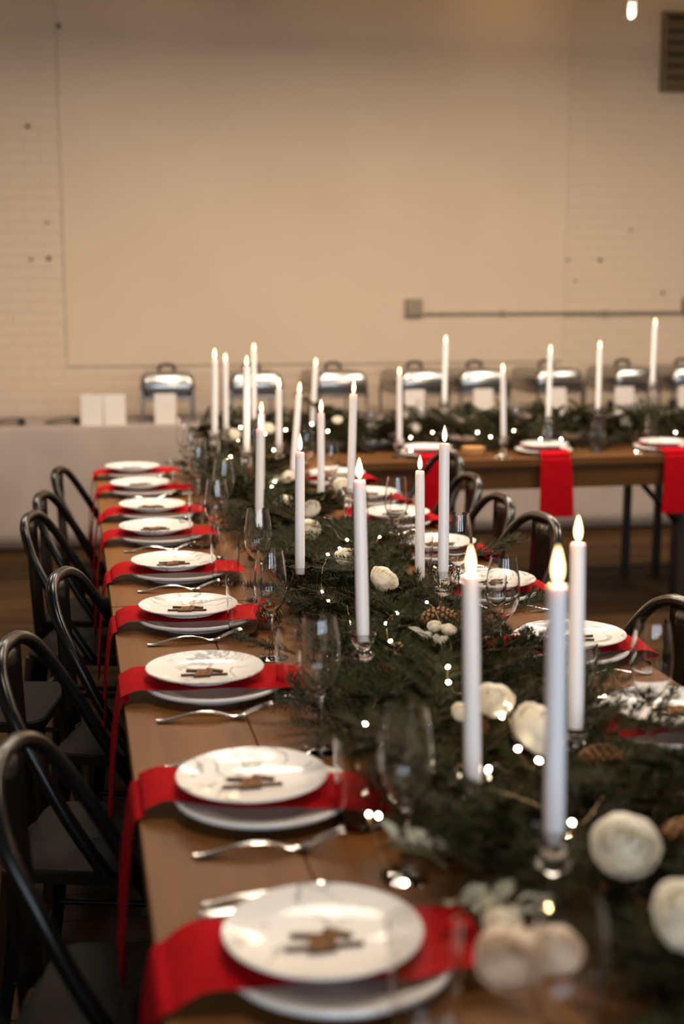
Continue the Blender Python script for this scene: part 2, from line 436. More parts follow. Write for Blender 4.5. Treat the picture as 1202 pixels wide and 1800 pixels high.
# ================================================================== TABLES
def farm_table(name, label, cx, cy, lx, ly, along, group=None):
    """along = 0: boards along x, 1: along y"""
    t = thing(name, label, 'table', (cx, cy, 0), 0, group)
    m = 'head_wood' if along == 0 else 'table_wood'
    n = 5; th = .034
    L, W = (lx, ly) if along == 0 else (ly, lx)
    bw = W / n
    if along == 0: me = MB().bbox(-L / 2, L / 2, -bw / 2 + .0006, bw / 2 - .0006, TOP - th, TOP, .0018).mesh('top_board', m)
    else: me = MB().bbox(-bw / 2 + .0006, bw / 2 - .0006, -L / 2, L / 2, TOP - th, TOP, .0018).mesh('top_board', m)
    for k in range(n):
        off = -W / 2 + bw * (k + .5)
        link('top_board', me, t, (0, off, 0) if along == 0 else (off, 0, 0))
    ax, ay = lx / 2 - .05, ly / 2 - .05; z0, z1 = TOP - th - .115, TOP - th
    for s in (-1, 1):
        MB().box(-ax, ax, -.014, .014, z0, z1).build('apron', m, t, None, (0, s * ay, 0))
        MB().box(-.014, .014, -ay, ay, z0, z1).build('apron', m, t, None, (s * ax, 0, 0))
    hx, hy = lx / 2 - .085, ly / 2 - .1
    for sx in (-1, 1):
        for sy in (-1, 1):
            lw_ = .045 if sy < 0 else .018 if along == 0 else .035
            MB().bbox(-lw_, lw_, -lw_, lw_, 0, TOP - th, .002).build('leg', 'dark_wood', t, None, (sx * hx, sy * hy, 0))
            if along == 0 and sy > 0: continue
            if along == 0: pts = [(sx * (hx - .03), sy * hy, .40), (sx * (hx - .25), sy * hy, z0 + .02)]
            else: pts = [(sx * hx, sy * (hy - .03), .36), (sx * hx, sy * (hy - .36), z0 + .02)]
            MB().tube(pts, .014, 8).build('brace', 'black_metal', t, 40)
    return t
EX0, EX1 = .072, 1.167
TXC = (EX0 + EX1) / 2; TW = EX1 - EX0
farm_table('farm_table', 'brown wooden farm table nearest the camera, set with plates', TXC, (3.222 + .62) / 2, TW, 3.222 - .62, 1, 'farm tables end to end')
farm_table('farm_table', 'brown wooden farm table beyond the seam, reaching to the cross table', TXC, (3.228 + 5.82) / 2, TW, 5.82 - 3.228, 1, 'farm tables end to end')
HX0, HX1, HY0, HY1 = .62, 3.03, 5.84, 6.72
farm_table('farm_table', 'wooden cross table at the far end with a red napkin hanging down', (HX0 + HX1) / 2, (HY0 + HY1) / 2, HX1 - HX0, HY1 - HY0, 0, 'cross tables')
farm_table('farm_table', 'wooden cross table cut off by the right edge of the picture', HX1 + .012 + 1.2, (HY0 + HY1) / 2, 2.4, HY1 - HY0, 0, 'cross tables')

# buffet
BZ, BY0, BY1, BX0, BX1 = .74, 7.97, 8.74, -1.6, 4.9
bt = thing('buffet_table', 'long buffet table hidden under a white cloth by the wall', 'table', ((BX0 + BX1) / 2, (BY0 + BY1) / 2, 0))
hw, hd = (BX1 - BX0) / 2 - .03, (BY1 - BY0) / 2 - .03
MB().box(-hw, hw, -hd, hd, BZ - .035, BZ - .006).build('tabletop', 'dark_wood', bt)
for sx in (-1, -.33, .33, 1):
    for sy in (-1, 1): MB().tube([(sx * (hw - .1), sy * (hd - .08), 0), (sx * (hw - .1), sy * (hd - .08), BZ - .035)], .016, 8).build('leg', 'black_metal', bt, 40)
mb = MB(); NX = 300
prof = [(BY1 + .012, .03), (BY1 + .006, BZ * .5), (BY1, BZ - .006), (BY1 - .012, BZ)] + [(BY1 - (BY1 - BY0) * k / 5, BZ) for k in range(1, 5)] + \
       [(BY0 + .015, BZ), (BY0, BZ - .006), (BY0 - .004, BZ - .04), (BY0 - .008, .58), (BY0 - .011, .42), (BY0 - .014, .26), (BY0 - .016, .12), (BY0 - .018, .022)]
vv = []; ff = []
for i in range(NX + 1):
    x = BX0 + (BX1 - BX0) * i / NX
    for (y, z) in prof:
        drop = max(0, (BZ - .02 - z)) / BZ
        w = math.sin(x * 9.1 + 1.3 * math.sin(x * 2.7)) * .55 + math.sin(x * 21 + 2) * .25
        vv.append((x, y - drop * .016 * (w + .6) * (1 if y < 8.3 else -1), z + (.004 * math.sin(x * 3.1) if z < .05 else 0)))
P_ = len(prof)
for i in range(NX):
    for k in range(P_ - 1): ff.append((i * P_ + k, i * P_ + k + 1, (i + 1) * P_ + k + 1, (i + 1) * P_ + k))
o = MB().add(vv, ff).build('tablecloth', 'linen', None, 50)
sm = o.modifiers.new('thick', 'SOLIDIFY'); sm.thickness = .002; sm.offset = 0
tag(o, 'long white cloth draped to the floor over the buffet table', 'tablecloth')

# ================================================================== BUFFET THINGS
def make_chafer():
    t = thing('chafing_dish', '', 'chafing dish', group='chafing dishes on the buffet')
    w, d = .165, .25
    m = MB()
    for sx in (-1, 1):
        for sy in (-1, 1):
            m.tube([(sx * (w - .008), sy * (d - .01), 0), (sx * (w - .008), sy * (d - .01), .20)], .009, 6)
    m.tube([(-w, -d, .15), (w, -d, .15)], .006, 6).tube([(-w, d, .15), (w, d, .15)], .006, 6).tube([(-w, -d, .15), (-w, d, .15)], .006, 6).tube([(w, -d, .15), (w, d, .15)], .006, 6)
    m.build('stand', 'steel', t, 40)
    # water pan
    m = MB(); z = [(.135, .80), (.145, .97), (.205, 1.0), (.212, 1.05), (.216, 1.05)]
    def ring(s, zz, r=.04):
        out = []
        for (cx, cy, a0) in ((1, 1, 0), (-1, 1, 90), (-1, -1, 180), (1, -1, 270)):
            for k in range(4):
                a = R(a0 + 30 * k)
                out.append((cx * (w * s - r) + r * math.cos(a), cy * (d * s - r) + r * math.sin(a), zz))
        return out
    def loft(m, levels, cap0=True, cap1=True):
        v = []; f = []
        for s, zz in levels: v += ring(s, zz)
        n = 16
        for i in range(len(levels) - 1):
            for k in range(n): f.append((i * n + k, i * n + (k + 1) % n, (i + 1) * n + (k + 1) % n, (i + 1) * n + k))
        if cap0: f.append(tuple(reversed(range(n))))
        if cap1: f.append(tuple(range((len(levels) - 1) * n, len(levels) * n)))
        m.add(v, f)
    loft(m, [(b_, a_) for a_, b_ in z]); m.build('water_pan', 'brushed_steel', t, 30)
    m = MB(); loft(m, [(1.02, .218), (1.02, .232), (.99, .262), (.93, .288), (.80, .302), (.5, .308)]); lid = m.build('lid', 'steel', t, 30)
    m = MB(); m.tube(spline([(-.045, 0, .30), (-.045, 0, .335), (0, 0, .345), (.045, 0, .335), (.045, 0, .30)], 4), .011, 8)
    m.build('handle', 'black_plastic', lid, 50)
    for sy in (-.12, .12):
        MB().lathe([(.036, .0), (.038, .05), (.034, .056), (.0, .056)], 16).build('fuel_can', 'black_metal', t, 40, (0, sy, .003))
    return t
ch0 = make_chafer()
CH = [(295, 'leftmost chafing dish, behind a lone white card'), (443, 'chafing dish second from the left, behind the tall left candles'), (585, 'chafing dish third from the left, with bright warm lid'),
      (727, 'chafing dish fourth from the left, right of the middle of the picture'), (832, 'chafing dish right of the slim candle in front of the junction box'), (957, 'chafing dish third from the right edge'),
      (1090, 'chafing dish second from the right edge'), (1195, 'chafing dish cut by the right edge of the picture')]
for i, (px, lab) in enumerate(CH):
    p = aty(px, 738, 8.38); rot = (0, 0, R(random.uniform(-4, 4)))
    if i == 0: ch0.location = (p.x, 8.38, BZ + .0005); ch0.rotation_euler = rot; ch0['label'] = lab
    else: copy_tree(ch0, lab, (p.x, 8.38, BZ + .0005), rot)
card = MB().add([(-.065, -.03, 0), (.065, -.03, 0), (.065, .0, .185), (-.065, .0, .185), (.065, .03, 0), (-.065, .03, 0)], [(0, 1, 2, 3), (3, 2, 4, 5)]).mesh('tent_card', 'card')
for (px, lab) in [(163, 'white tent card at far left of the pair on the buffet'), (202, 'white tent card, right one of the left pair on the buffet'), (291, 'white tent card in front of the leftmost chafing dish'),
                  (728, 'white tent card before the fourth chafing dish'), (848, 'white tent card left of the slim candle on the cross table'), (976, 'white tent card right of the candle before the third chafing dish from right'),
                  (1095, 'white tent card between the two rightmost candles'), (1206, 'white tent card at the right edge of the picture')]:
    p = aty(px, 745, 8.08)
    o = link('tent_card', card, None, (p.x, 8.08, BZ + .001), (0, 0, R(random.uniform(-6, 6))))
    so = o.modifiers.new('thick', 'SOLIDIFY'); so.thickness = .0015
    tag(o, lab, 'card', 'tent cards on the buffet')
def tongs(px, lab, rz, s=1):
    p = aty(px, 738, 8.16); t = thing('serving_tongs', lab, 'tongs', (p.x, 8.16, BZ + .002), rz, 'serving tongs on the buffet')
    for sg in (-1, 1):
        MB().tube(spline([(-.1, 0, .012), (-.05, sg * .012, .012 + .012 * (sg > 0)), (.05, sg * .025, .02 + .02 * (sg > 0)), (.1, sg * .03, .012)], 5), [.008] * 10 + [.010] * 3 + [.016] * 3, 8, flat=.5).build('arm', 'black_plastic', t, 50)
    MB().lathe([(.0, .0), (.02, .002), (.024, .02), (.015, .042), (0, .046)], 12, (.09, 0, 0)).build('scoop', 'black_plastic', t, 50)
tongs(108, 'black serving tongs lying left of the paired white cards', R(8)); tongs(12, 'black serving tongs at the left edge of the picture', R(-10))

# ================================================================== CHAIRS
def make_chair(matn, name='bistro_chair'):
    t = thing(name, '', 'chair')
    sp = spline([(.03, -.180, .445), (-.045, -.178, .56), (-.105, -.170, .67), (-.152, -.152, .755), (-.183, -.112, .818), (-.197, -.058, .845), (-.2, 0, .85),
                 (-.197, .058, .845), (-.183, .112, .818), (-.152, .152, .755), (-.105, .170, .67), (-.045, .178, .56), (.03, .180, .445)], 6)
    MB().tube(sp, .0142, 10).build('back_hoop', matn, t, 60)
    # splat: slightly dished strip from hoop to seat
    v = []; f = []; n = 8
    for i in range(n + 1):
        u = i / n; z = .455 + u * .385; x = -.178 - .018 * math.sin(u * math.pi * .5); w = .062 - .010 * u
        for k in range(5):
            s = -1 + k * .5; v.append((x - .008 * (1 - s * s), s * w, z))
    for i in range(n):
        for k in range(4): f.append((i * 5 + k, i * 5 + k + 1, (i + 1) * 5 + k + 1, (i + 1) * 5 + k))
    o = MB().add(v, f).build('splat', matn, t, 60); sm = o.modifiers.new('thick', 'SOLIDIFY'); sm.thickness = .003
    # seat: dished sheet with rounded corners and turned-down edge
    def outline(s, z):
        pts = []
        for (cx, cy, a0, hw) in ((.18, .18, 0, 0), (-.18, .17, 90, 0), (-.18, -.17, 180, 0), (.18, -.18, 270, 0)):
            r = .05
            for k in range(5):
                a = R(a0 + 22.5 * k); sx = 1 if cx > 0 else -1; sy = 1 if cy > 0 else -1
                pts.append(((cx - sx * r + r * math.cos(a)) * s, (cy - sy * r + r * math.sin(a)) * s, z))
        return pts
    v = []; f = []; lv = [(1.0, .425), (1.01, .448), (.985, .453), (.90, .449), (.55, .445), (.12, .444)]
    for s, z in lv: v += outline(s, z)
    for i in range(len(lv) - 1):
        for k in range(20): f.append((i * 20 + k, i * 20 + (k + 1) % 20, (i + 1) * 20 + (k + 1) % 20, (i + 1) * 20 + k))
    f.append(tuple(range((len(lv) - 1) * 20, len(lv) * 20)))
    seat = MB().add(v, f).build('seat', 'seat_metal', t, 40)
    hole = MB().lathe([(.006, 0), (.006, .0012)], 8).mesh('drain_hole', 'floor_gap')
    for hx in (-.04, .04):
        for hy in (-.05, 0, .05): link('drain_hole', hole, seat, (hx, hy, .4448))
    for sx in (-1, 1):
        for sy in (-1, 1):
            MB().tube([(sx * .155, sy * .155, .44), (sx * .175, sy * .172, .25), (sx * .205, sy * .197, .0)], [.028, .022, .013], 4).build('leg', matn, t)
    for sx in (-1, 1): MB().tube([(sx * .178, -.17, .2), (sx * .178, .17, .2)], .008, 6).build('stretcher', matn, t, 60)
    for sy in (-1, 1): MB().tube([(-.178, sy * .172, .22), (.178, sy * .172, .22)], .008, 6).build('stretcher', matn, t, 60)
    return t
def put_chairs(proto, spots, group, face):
    for i, (x, y, rz, lab) in enumerate(spots):
        o = proto if i == 0 else copy_tree(proto, lab, (0, 0, 0), (0, 0, 0))
        o.location = (x, y, 0); o.rotation_euler = (0, 0, R(rz + face)); o['label'] = lab; o['group'] = group
put_chairs(make_chair('black_metal'), [
    (.075, 1.90, -16, 'black metal chair whose bent hoop back stands lowest at far left'),
    (.050, 2.54, -15, 'black metal chair with hoop back cut by the left edge, second from the camera'),
    (.140, 3.16, -17, 'black metal chair with the whole hoop back shown beside the table seam'),
    (-.25, 3.50, -12, 'black metal chair pulled out from the table, only seat and hoop side in view'),
    (.045, 4.06, -15, 'black metal chair with lowest hoop of the far group of three'),
    (.070, 4.49, -14, 'black metal chair in the middle of the far group of three'),
    (.120, 5.14, -14, 'black metal chair farthest from the camera on the left side'),
    (-.06, 1.30, -14, 'black metal chair at the lower left corner, out of focus')], 'black chairs along the left side', 0)
put_chairs(make_chair('bronze_metal', 'bistro_chair'), [
    (1.12, 2.60, 8, 'dark bronze chair at the right edge of the picture behind a flute'),
    (1.21, 3.74, 12, 'bronze metal chair with its whole hoop against the brown floor'),
    (1.21, 4.17, 6, 'bronze metal chair second of the hoops behind the tall middle candle'),
    (1.26, 4.68, 4, 'bronze metal chair third of the hoops, with dark back panel'),
    (1.38, 5.32, 14, 'bronze metal chair nearest the cross table')], 'bronze chairs along the right side', 180)

# ================================================================== PLACE SETTINGS
DIN = [(.0, .004), (.075, .004), (.080, .0), (.086, .0), (.088, .005), (.112, .0105), (.132, .0165), (.1370, .0195), (.1385, .0230), (.1372, .0262), (.1335, .0268), (.129, .0248), (.110, .0175), (.088, .011), (.078, .0095), (0, .0095)]
SAL = [(.0, .003), (.058, .003), (.062, 0), (.067, 0), (.069, .004), (.092, .010), (.111, .0165), (.1155, .0195), (.1145, .0212), (.108, .0192), (.090, .0135), (.068, .0085), (0, .0075)]
din_mesh = MB().lathe(DIN, 56).mesh('dinner_plate', 'ceramic', 35)
sal_mesh = MB().lathe(SAL, 56).mesh('marbled_plate', 'marble', 35)

def napkin_mesh(xc, edge, sgn, seed, hang, shear):
    """folded runner-like napkin: lies over the lower plate and falls over the table edge; local x towards table centre * sgn"""
    rn = random.Random(seed)
    c = abs(xc - edge)          # distance edge -> plate centre
    e = .0
    pts = [(-.022, TOP - hang), (-.020, TOP - hang * .7), (-.017, TOP - hang * .4), (-.014, TOP - .07), (-.010, TOP - .025), (-.004, TOP + .002), (.010, TOP + .0085), (c - .165, TOP + .016),
           (c - .138, TOP + .0290), (c - .115, TOP + .0300), (c - .08, TOP + .0285), (c, TOP + .0285), (c + .08, TOP + .0285), (c + .115, TOP + .0300), (c + .138, TOP + .0300), (c + .165, TOP + .0285), (c + .188, TOP + .026)]
    sp = spline([(p[0], 0, p[1]) for p in pts], 3)
    v = []; f = []; n = 9
    for i, p in enumerate(sp):
        t = (p.x - c)
        wid = .078 + .005 * math.sin(p.x * 30 + seed)
        over = max(0, TOP - p.z)
        for k in range(n):
            s = -1 + 2 * k / (n - 1)
            y = s * (wid + over * .05) + shear * -t + .004 * math.sin(p.x * 40 + seed * 2)
            wav = .008 * over / .2 * math.sin(s * 4 + seed + p.z * 6)
            flat = .0012 * math.sin(s * 7 + p.x * 50 + seed) if p.x > .02 else 0
            if c - .14 < p.x < c + .14: flat = 0
            v.append((sgn * (p.x - abs(wav) - (.010 * over)), y, p.z + max(flat, 0)))
    m = len(sp)
    for i in range(m - 1):
        for k in range(n - 1): f.append((i * n + k, (i + 1) * n + k, (i + 1) * n + k + 1, i * n + k + 1))
    me = MB().add(v, f).mesh('napkin', 'napkin', 50)
    return me

def strip(prof_pts, widths, th, mb=None):
    """flat bent strip along x following prof_pts (x,z), half widths"""
    mb = mb or MB(); v = []; f = []
    for (x, z), w in zip(prof_pts, widths):
        v += [(x, -w, z), (x, -w * .5, z + th), (x, w * .5, z + th), (x, w, z), (x, w * .5, z - th * .6), (x, -w * .5, z - th * .6)]
    m = len(prof_pts)
    for i in range(m - 1):
        for k in range(6): f.append((i * 6 + k, (i + 1) * 6 + k, (i + 1) * 6 + (k + 1) % 6, i * 6 + (k + 1) % 6))
    f += [tuple(range(6)), tuple(range((m - 1) * 6, m * 6))]
    return mb.add(v, f)
def fork_meshes():
    h = strip([(0, .004), (.012, .0035), (.03, .007), (.055, .013), (.08, .017), (.10, .0165), (.12, .011), (.138, .0055), (.15, .006), (.16, .0095)],
              [.006, .010, .0085, .006, .005, .0048, .0046, .005, .011, .0125], .0022).mesh('fork_handle', 'silver', 50)
    tn = strip([(.158, .009), (.175, .0155), (.19, .0215), (.205, .0265), (.212, .0275)], [.0022, .0021, .002, .0017, .0008], .0011).mesh('tine', 'silver', 50)
    return h, tn
FH, FT = fork_meshes()
knife_h = strip([(0, .005), (.015, .006), (.05, .0065), (.085, .006), (.10, .005)], [.006, .0085, .0075, .006, .005], .004).mesh('knife_handle', 'silver', 50)
knife_b = strip([(.098, .006), (.115, .006), (.15, .006), (.19, .006), (.215, .006)], [.006, .010, .0105, .009, .002], .0012).mesh('blade', 'steel', 50)
spoon_h = strip([(0, .004), (.012, .004), (.04, .010), (.08, .013), (.11, .008), (.13, .005)], [.006, .0095, .007, .005, .0045, .005], .002).mesh('spoon_handle', 'silver', 50)
sb_ = MB(); vv = []; ff = []
for i in range(9):
    u = i / 8; w = .019 * math.sin(math.pi * (u ** .8)) + .001
    for k in range(7):
        s = -1 + k / 3; vv.append((.128 + u * .058, s * w, .004 + .007 * s * s * math.sin(math.pi * u) + .006 * abs(u - .5) * 2))
for i in range(8):
    for k in range(6): ff.append((i * 7 + k, (i + 1) * 7 + k, (i + 1) * 7 + k + 1, i * 7 + k + 1))
spoon_b = sb_.add(vv, ff).mesh('spoon_bowl', 'silver', 60)

def fork(x, y, rz, lab, grp):
    t = thing('fork', lab, 'fork', (x, y, TOP), rz, grp)
    link('fork_handle', FH, t)
    for k in range(4): link('tine', FT, t, (0, -.0095 + k * .0063, 0))
def knife(x, y, rz, lab, grp):
    t = thing('knife', lab, 'knife', (x, y, TOP), rz, grp); link('knife_handle', knife_h, t); link('blade', knife_b, t)
def spoon(x, y, rz, lab, grp):
    t = thing('spoon', lab, 'spoon', (x, y, TOP), rz, grp); link('spoon_handle', spoon_h, t); link('spoon_bowl', spoon_b, t)

def bar(mb, x0, y0, x1, y1, w, z0=0, z1=.004):
    d = Vector((x1 - x0, y1 - y0, 0)); n = Vector((-d.y, d.x, 0)).normalized() * w
    a, b = Vector((x0, y0, 0)), Vector((x1, y1, 0)); q = [a - n, b - n, b + n, a + n]
    mb.add([(p.x, p.y, z0) for p in q] + [(p.x, p.y, z1) for p in q], [(3, 2, 1, 0), (0, 1, 5, 4), (1, 2, 6, 5), (2, 3, 7, 6), (3, 0, 4, 7)], 1)
    mb.add([(p.x, p.y, z1 + .0001) for p in q], [(0, 1, 2, 3)], 0)
TAGS = []
for sd in range(4):
    rn = random.Random(sd + 3); m = MB()
    bar(m, -.045, -.014, .045, -.012, .0022); bar(m, -.036, .018, .010, .010, .0032); bar(m, .004, .024, .034, .008, .0040)
    bar(m, -.016, -.020, -.008, .012, .0045, z1=.0044); bar(m, -.002, -.022, .002, .014, .0060, z1=.0048); bar(m, .010, -.016, .013, .016, .0038, z1=.0042); bar(m, -.020, -.022, .012, -.020, .0035, z1=.0046)
    TAGS.append(m.mesh('wood_tag', ['tag_wood', 'tag_edge']))

def setting(side, i, pc, ordw, hang, shear, tagit=True, cut=True):
    x, y = pc; sgn = 1 if side == 'left' else -1; edge = EX0 if side == 'left' else EX1
    row = 'on the %s side' % side
    tag(link('dinner_plate', din_mesh, None, (x + sgn * .018, y - .004, TOP + .0003)), 'plain white dinner plate under red napkin, %s %s' % (ordw, row), 'plate', 'dinner plates %s' % side)
    tag(link('napkin', napkin_mesh(x, edge, sgn, i * 3 + (50 if side == 'right' else 0), hang, shear), None, (edge, y, 0)), 'red napkin falling over the edge, %s %s' % (ordw, row), 'napkin', 'red napkins %s' % side)
    tag(link('marbled_plate', sal_mesh, None, (x, y, TOP + .0318), (R(random.uniform(-.6, .6)), R(random.uniform(-.6, .6)), random.uniform(0, 6.28))), 'white grey-veined marble plate, %s %s' % (ordw, row), 'plate', 'marbled plates %s' % side)
    if tagit:
        tag(link('wood_tag', TAGS[i % 4], None, (x + sgn * -.002, y - .012, TOP + .0402), (0, 0, R(random.uniform(-12, 12)) + (0 if sgn > 0 else math.pi))), 'cut-out wooden name tag on plate, %s %s' % (ordw, row), 'name tag', 'wooden name tags %s' % side)
    if cut:
        rz = 0 if sgn > 0 else math.pi
        fork(x - sgn * .105, y - .168 * sgn if False else y - .172, rz + R(random.uniform(-3, 3)), 'silver fork before the plate, %s %s' % (ordw, row), 'forks %s' % side)
        knife(x - sgn * .13, y + .150, rz + R(random.uniform(-3, 3)), 'silver knife beyond the plate, %s %s' % (ordw, row), 'knives %s' % side)
        spoon(x - sgn * .12, y + .182, rz + R(random.uniform(-3, 3)), 'silver spoon beyond the plate, %s %s' % (ordw, row), 'spoons %s' % side)
LP = [(.259, 1.379), (.245, 1.883), (.232, 2.476), (.245, 3.008), (.250, 3.541), (.236, 4.091), (.252, 4.527), (.238, 5.074), (.230, 5.568)]
SH = [.05, .30, .12, .15, .10, .0, .05, .08, .0]
for i, p in enumerate(LP): setting('left', i, p, ORD[i], [.33, .26, .25, .27, .26, .28, .3, .28, .3][i], SH[i])
RP = [(1.02, 2.07), (1.03, 2.575), (1.03, 3.14), (1.035, 3.66), (1.04, 4.2), (1.04, 4.66), (1.04, 5.2)]
for i, p in enumerate(RP): setting('right', i, p, ORD[i] if i < 6 else ORD[8], .27, .05 * (-1) ** i)

# settings on the cross table
def head_setting(px, lab, z=TOP):
    p = atz(px, 794, TOP + .03); x, y = p.x, HY0 + .165
    tag(link('dinner_plate', din_mesh, None, (x, y + .012, TOP + .0003)), 'white dinner plate ' + lab, 'plate', 'plates on the cross table')
    me = napkin_mesh(0, -(.165), 1, px, .28, 0)
    tag(link('napkin', me, None, (x, HY0, 0), (0, 0, R(90))), 'red napkin hanging down ' + lab, 'napkin', 'napkins on the cross table')
    tag(link('marbled_plate', sal_mesh, None, (x, y, TOP + .0318), (0, 0, px)), 'marble veined plate ' + lab, 'plate', 'plates on the cross table')
for px, lab in [(755, 'on the cross table behind the tall middle candle'), (978, 'in the middle of the open stretch of the cross table'), (1212, 'at the right edge of the cross table')]: head_setting(px, lab)
# far side of the cross table: plates
for px, lab in [(640, 'left'), (930, 'middle'), (1085, 'right')]:
    p = atz(px, 770, TOP + .02)
    tag(link('dinner_plate', din_mesh, None, (p.x, HY1 - .17, TOP + .0003)), 'white dinner plate on the wall side of the cross table, %s one' % lab, 'plate', 'plates on the cross table')

# ================================================================== GLASSWARE
FLUTE_OUT = [(.0, .0), (.033, .0), (.034, .0015), (.020, .0035), (.008, .007), (.0042, .014), (.0036, .05), (.004, .085), (.0065, .096), (.016, .107), (.027, .122), (.034, .143), (.0355, .162), (.034, .19), (.0305, .215), (.027, .235)]
FLUTE_IN = [(.0262, .235), (.0297, .215), (.0332, .19), (.0347, .162), (.0332, .143), (.0262, .123), (.015, .1085), (.004, .1005), (0, .0998)]
bowl_mesh = MB().lathe(FLUTE_OUT[8:] + FLUTE_IN, 40).mesh('bowl', 'crystal', 40)
stem_mesh = MB().lathe(FLUTE_OUT[:9], 28).mesh('stem', 'crystal', 40)
def flute(px, py, lab):
    p = atz(px, py, TOP + .235); t = thing('champagne_flute', lab, 'glass', (p.x, p.y, TOP + .0002), 0, 'stemmed glasses')
    link('bowl', bowl_mesh, t); link('stem', stem_mesh, t); return t
FL = [(1005, 1582, 'stemmed glass nearest the camera, blurred at the bottom'), (715, 1245, 'stemmed glass beside the second plate from the camera'), (562, 1085, 'stemmed glass overlapping a tumbler beside the third plate'),
      (475, 968, 'stemmed glass overlapping a tumbler beside the fourth plate'), (453, 895, 'stemmed glass in front of the paired candles'), (380, 843, 'stemmed glass behind the tumbler of the fifth plate'),
      (392, 808, 'stemmed glass just behind and right of another, beside the tall holder'), (347, 778, 'stemmed glass left of the ridged tall holder'), (334, 752, 'stemmed glass before the buffet cloth, second farthest on the left'), (322, 734, 'farthest stemmed glass on the left side'),
      (1148, 1092, 'stemmed glass at far right before the chair back'), (885, 978, 'stemmed glass right of the foreground candle'), (806, 903, 'stemmed glass right behind the tall middle candle'), (697, 838, 'stemmed glass left of the short candle on the right side'),
      (580, 775, 'stemmed glass right of the slim candle at mid table'), (537, 752, 'stemmed glass between slim candles at far mid table')]
for a_ in FL: flute(*a_)
for px, Y, lab in [(650, 6.2, 'stemmed glass on the cross table, leftmost'), (742, 6.45, 'stemmed glass on the cross table right of the second candle'), (905, 6.3, 'stemmed glass on the cross table beside the fourth candle'), (892, 6.62, 'stemmed glass on the cross table behind the fourth candle'),
                   (1122, 6.4, 'stemmed glass on the cross table left of the tallest candle'), (1135, 6.7, 'stemmed glass on the cross table behind the tallest candle')]:
    p = aty(px, 760, Y); t = thing('champagne_flute', lab, 'glass', (p.x, Y, TOP + .0002), 0, 'stemmed glasses'); link('bowl', bowl_mesh, t); link('stem', stem_mesh, t)
TUM_OUT = [(.0, .0), (.0325, .0), (.0345, .003), (.0360, .04), (.0385, .09), (.0405, .138)]
TUM_IN = [(.0392, .138), (.0372, .09), (.0347, .04), (.0328, .014), (.030, .011), (0, .010)]
tum_mesh = MB().lathe(TUM_OUT + TUM_IN, 40).mesh('tumbler', 'crystal', 40)
#base_mesh = MB().lathe([(0, .0015), (.031, .0015), (.0325, .004), (.0322, .009), (.030, .0105), (0, .0098)], 32).mesh('glass_base', 'crystal', 40)
def tumbler(px, py, lab):
    p = atz(px, py, TOP + .138); t = thing('tumbler', lab, 'glass', (p.x, p.y, TOP + .0002), 0, 'straight water tumblers')
    link('glass_wall', tum_mesh, t)
for a_ in [(748, 1625, 'straight tumbler nearest the camera, by the first plate'), (634, 1292, 'straight tumbler over the napkin end of the second plate'), (517, 1097, 'straight tumbler over the napkin end of the third plate'), (427, 1013, 'straight tumbler over the napkin of the fourth plate'),
           (395, 938, 'straight tumbler over the napkin of the fifth plate'), (353, 884, 'straight tumbler by the sixth plate'), (351, 848, 'straight tumbler by the seventh plate'), (318, 806, 'straight tumbler by the farthest left plates'),
           (1190, 1285, 'straight tumbler at the right edge of the picture'), (1012, 1132, 'straight tumbler half hidden behind the two near candles'), (860, 1013, 'straight tumbler overlapping a stemmed glass on the right'), (735, 942, 'straight tumbler behind the short candle on the right'),
           (665, 866, 'straight tumbler on the right side left of the stemmed glass')]: tumbler(*a_)

# ================================================================== CANDLES
def holder_prof(kind, h):
    if kind == 'stick':      # turned crystal stick with two knops
        p = [(0, 0), (.036, 0), (.040, .004), (.036, .009), (.020, .018), (.014, .026), (.022, .036), (.0235, .044), (.019, .051), (.0105, .056), (.0085, .075), (.0105, .090), (.020, .095), (.0225, .101), (.019, .108),
             (.012, .112), (.016, .118), (.020, .126), (.0225, .140), (.0255, .147), (.0235, .147), (.0150, .134), (.0142, .121), (0, .120)]; H0 = .147; rec = .018
    elif kind == 'low':
        p = [(0, 0), (.032, 0), (.036, .004), (.030, .009), (.013, .015), (.009, .022), (.012, .030), (.021, .040), (.0235, .050), (.020, .058), (.0215, .072), (.0255, .080), (.0235, .080), (.0155, .070), (.0145, .056), (0, .055)]; H0 = .08; rec = .018
    else:                    # tall tapering ridged column
        p = [(0, 0), (.036, 0), (.038, .006), (.034, .012), (.030, .03), (.0285, .05), (.027, .07), (.025, .09), (.023, .11), (.021, .13), (.0195, .15), (.0185, .168), (.021, .174), (.0185, .180), (.017, .186), (.019, .198),
             (.026, .212), (.024, .212), (.0155, .200), (.0142, .186), (0, .185)]; H0 = .212; rec = .018
    return [(r, z * h / H0) for r, z in p], rec * h / H0
CANDLE_AT = []
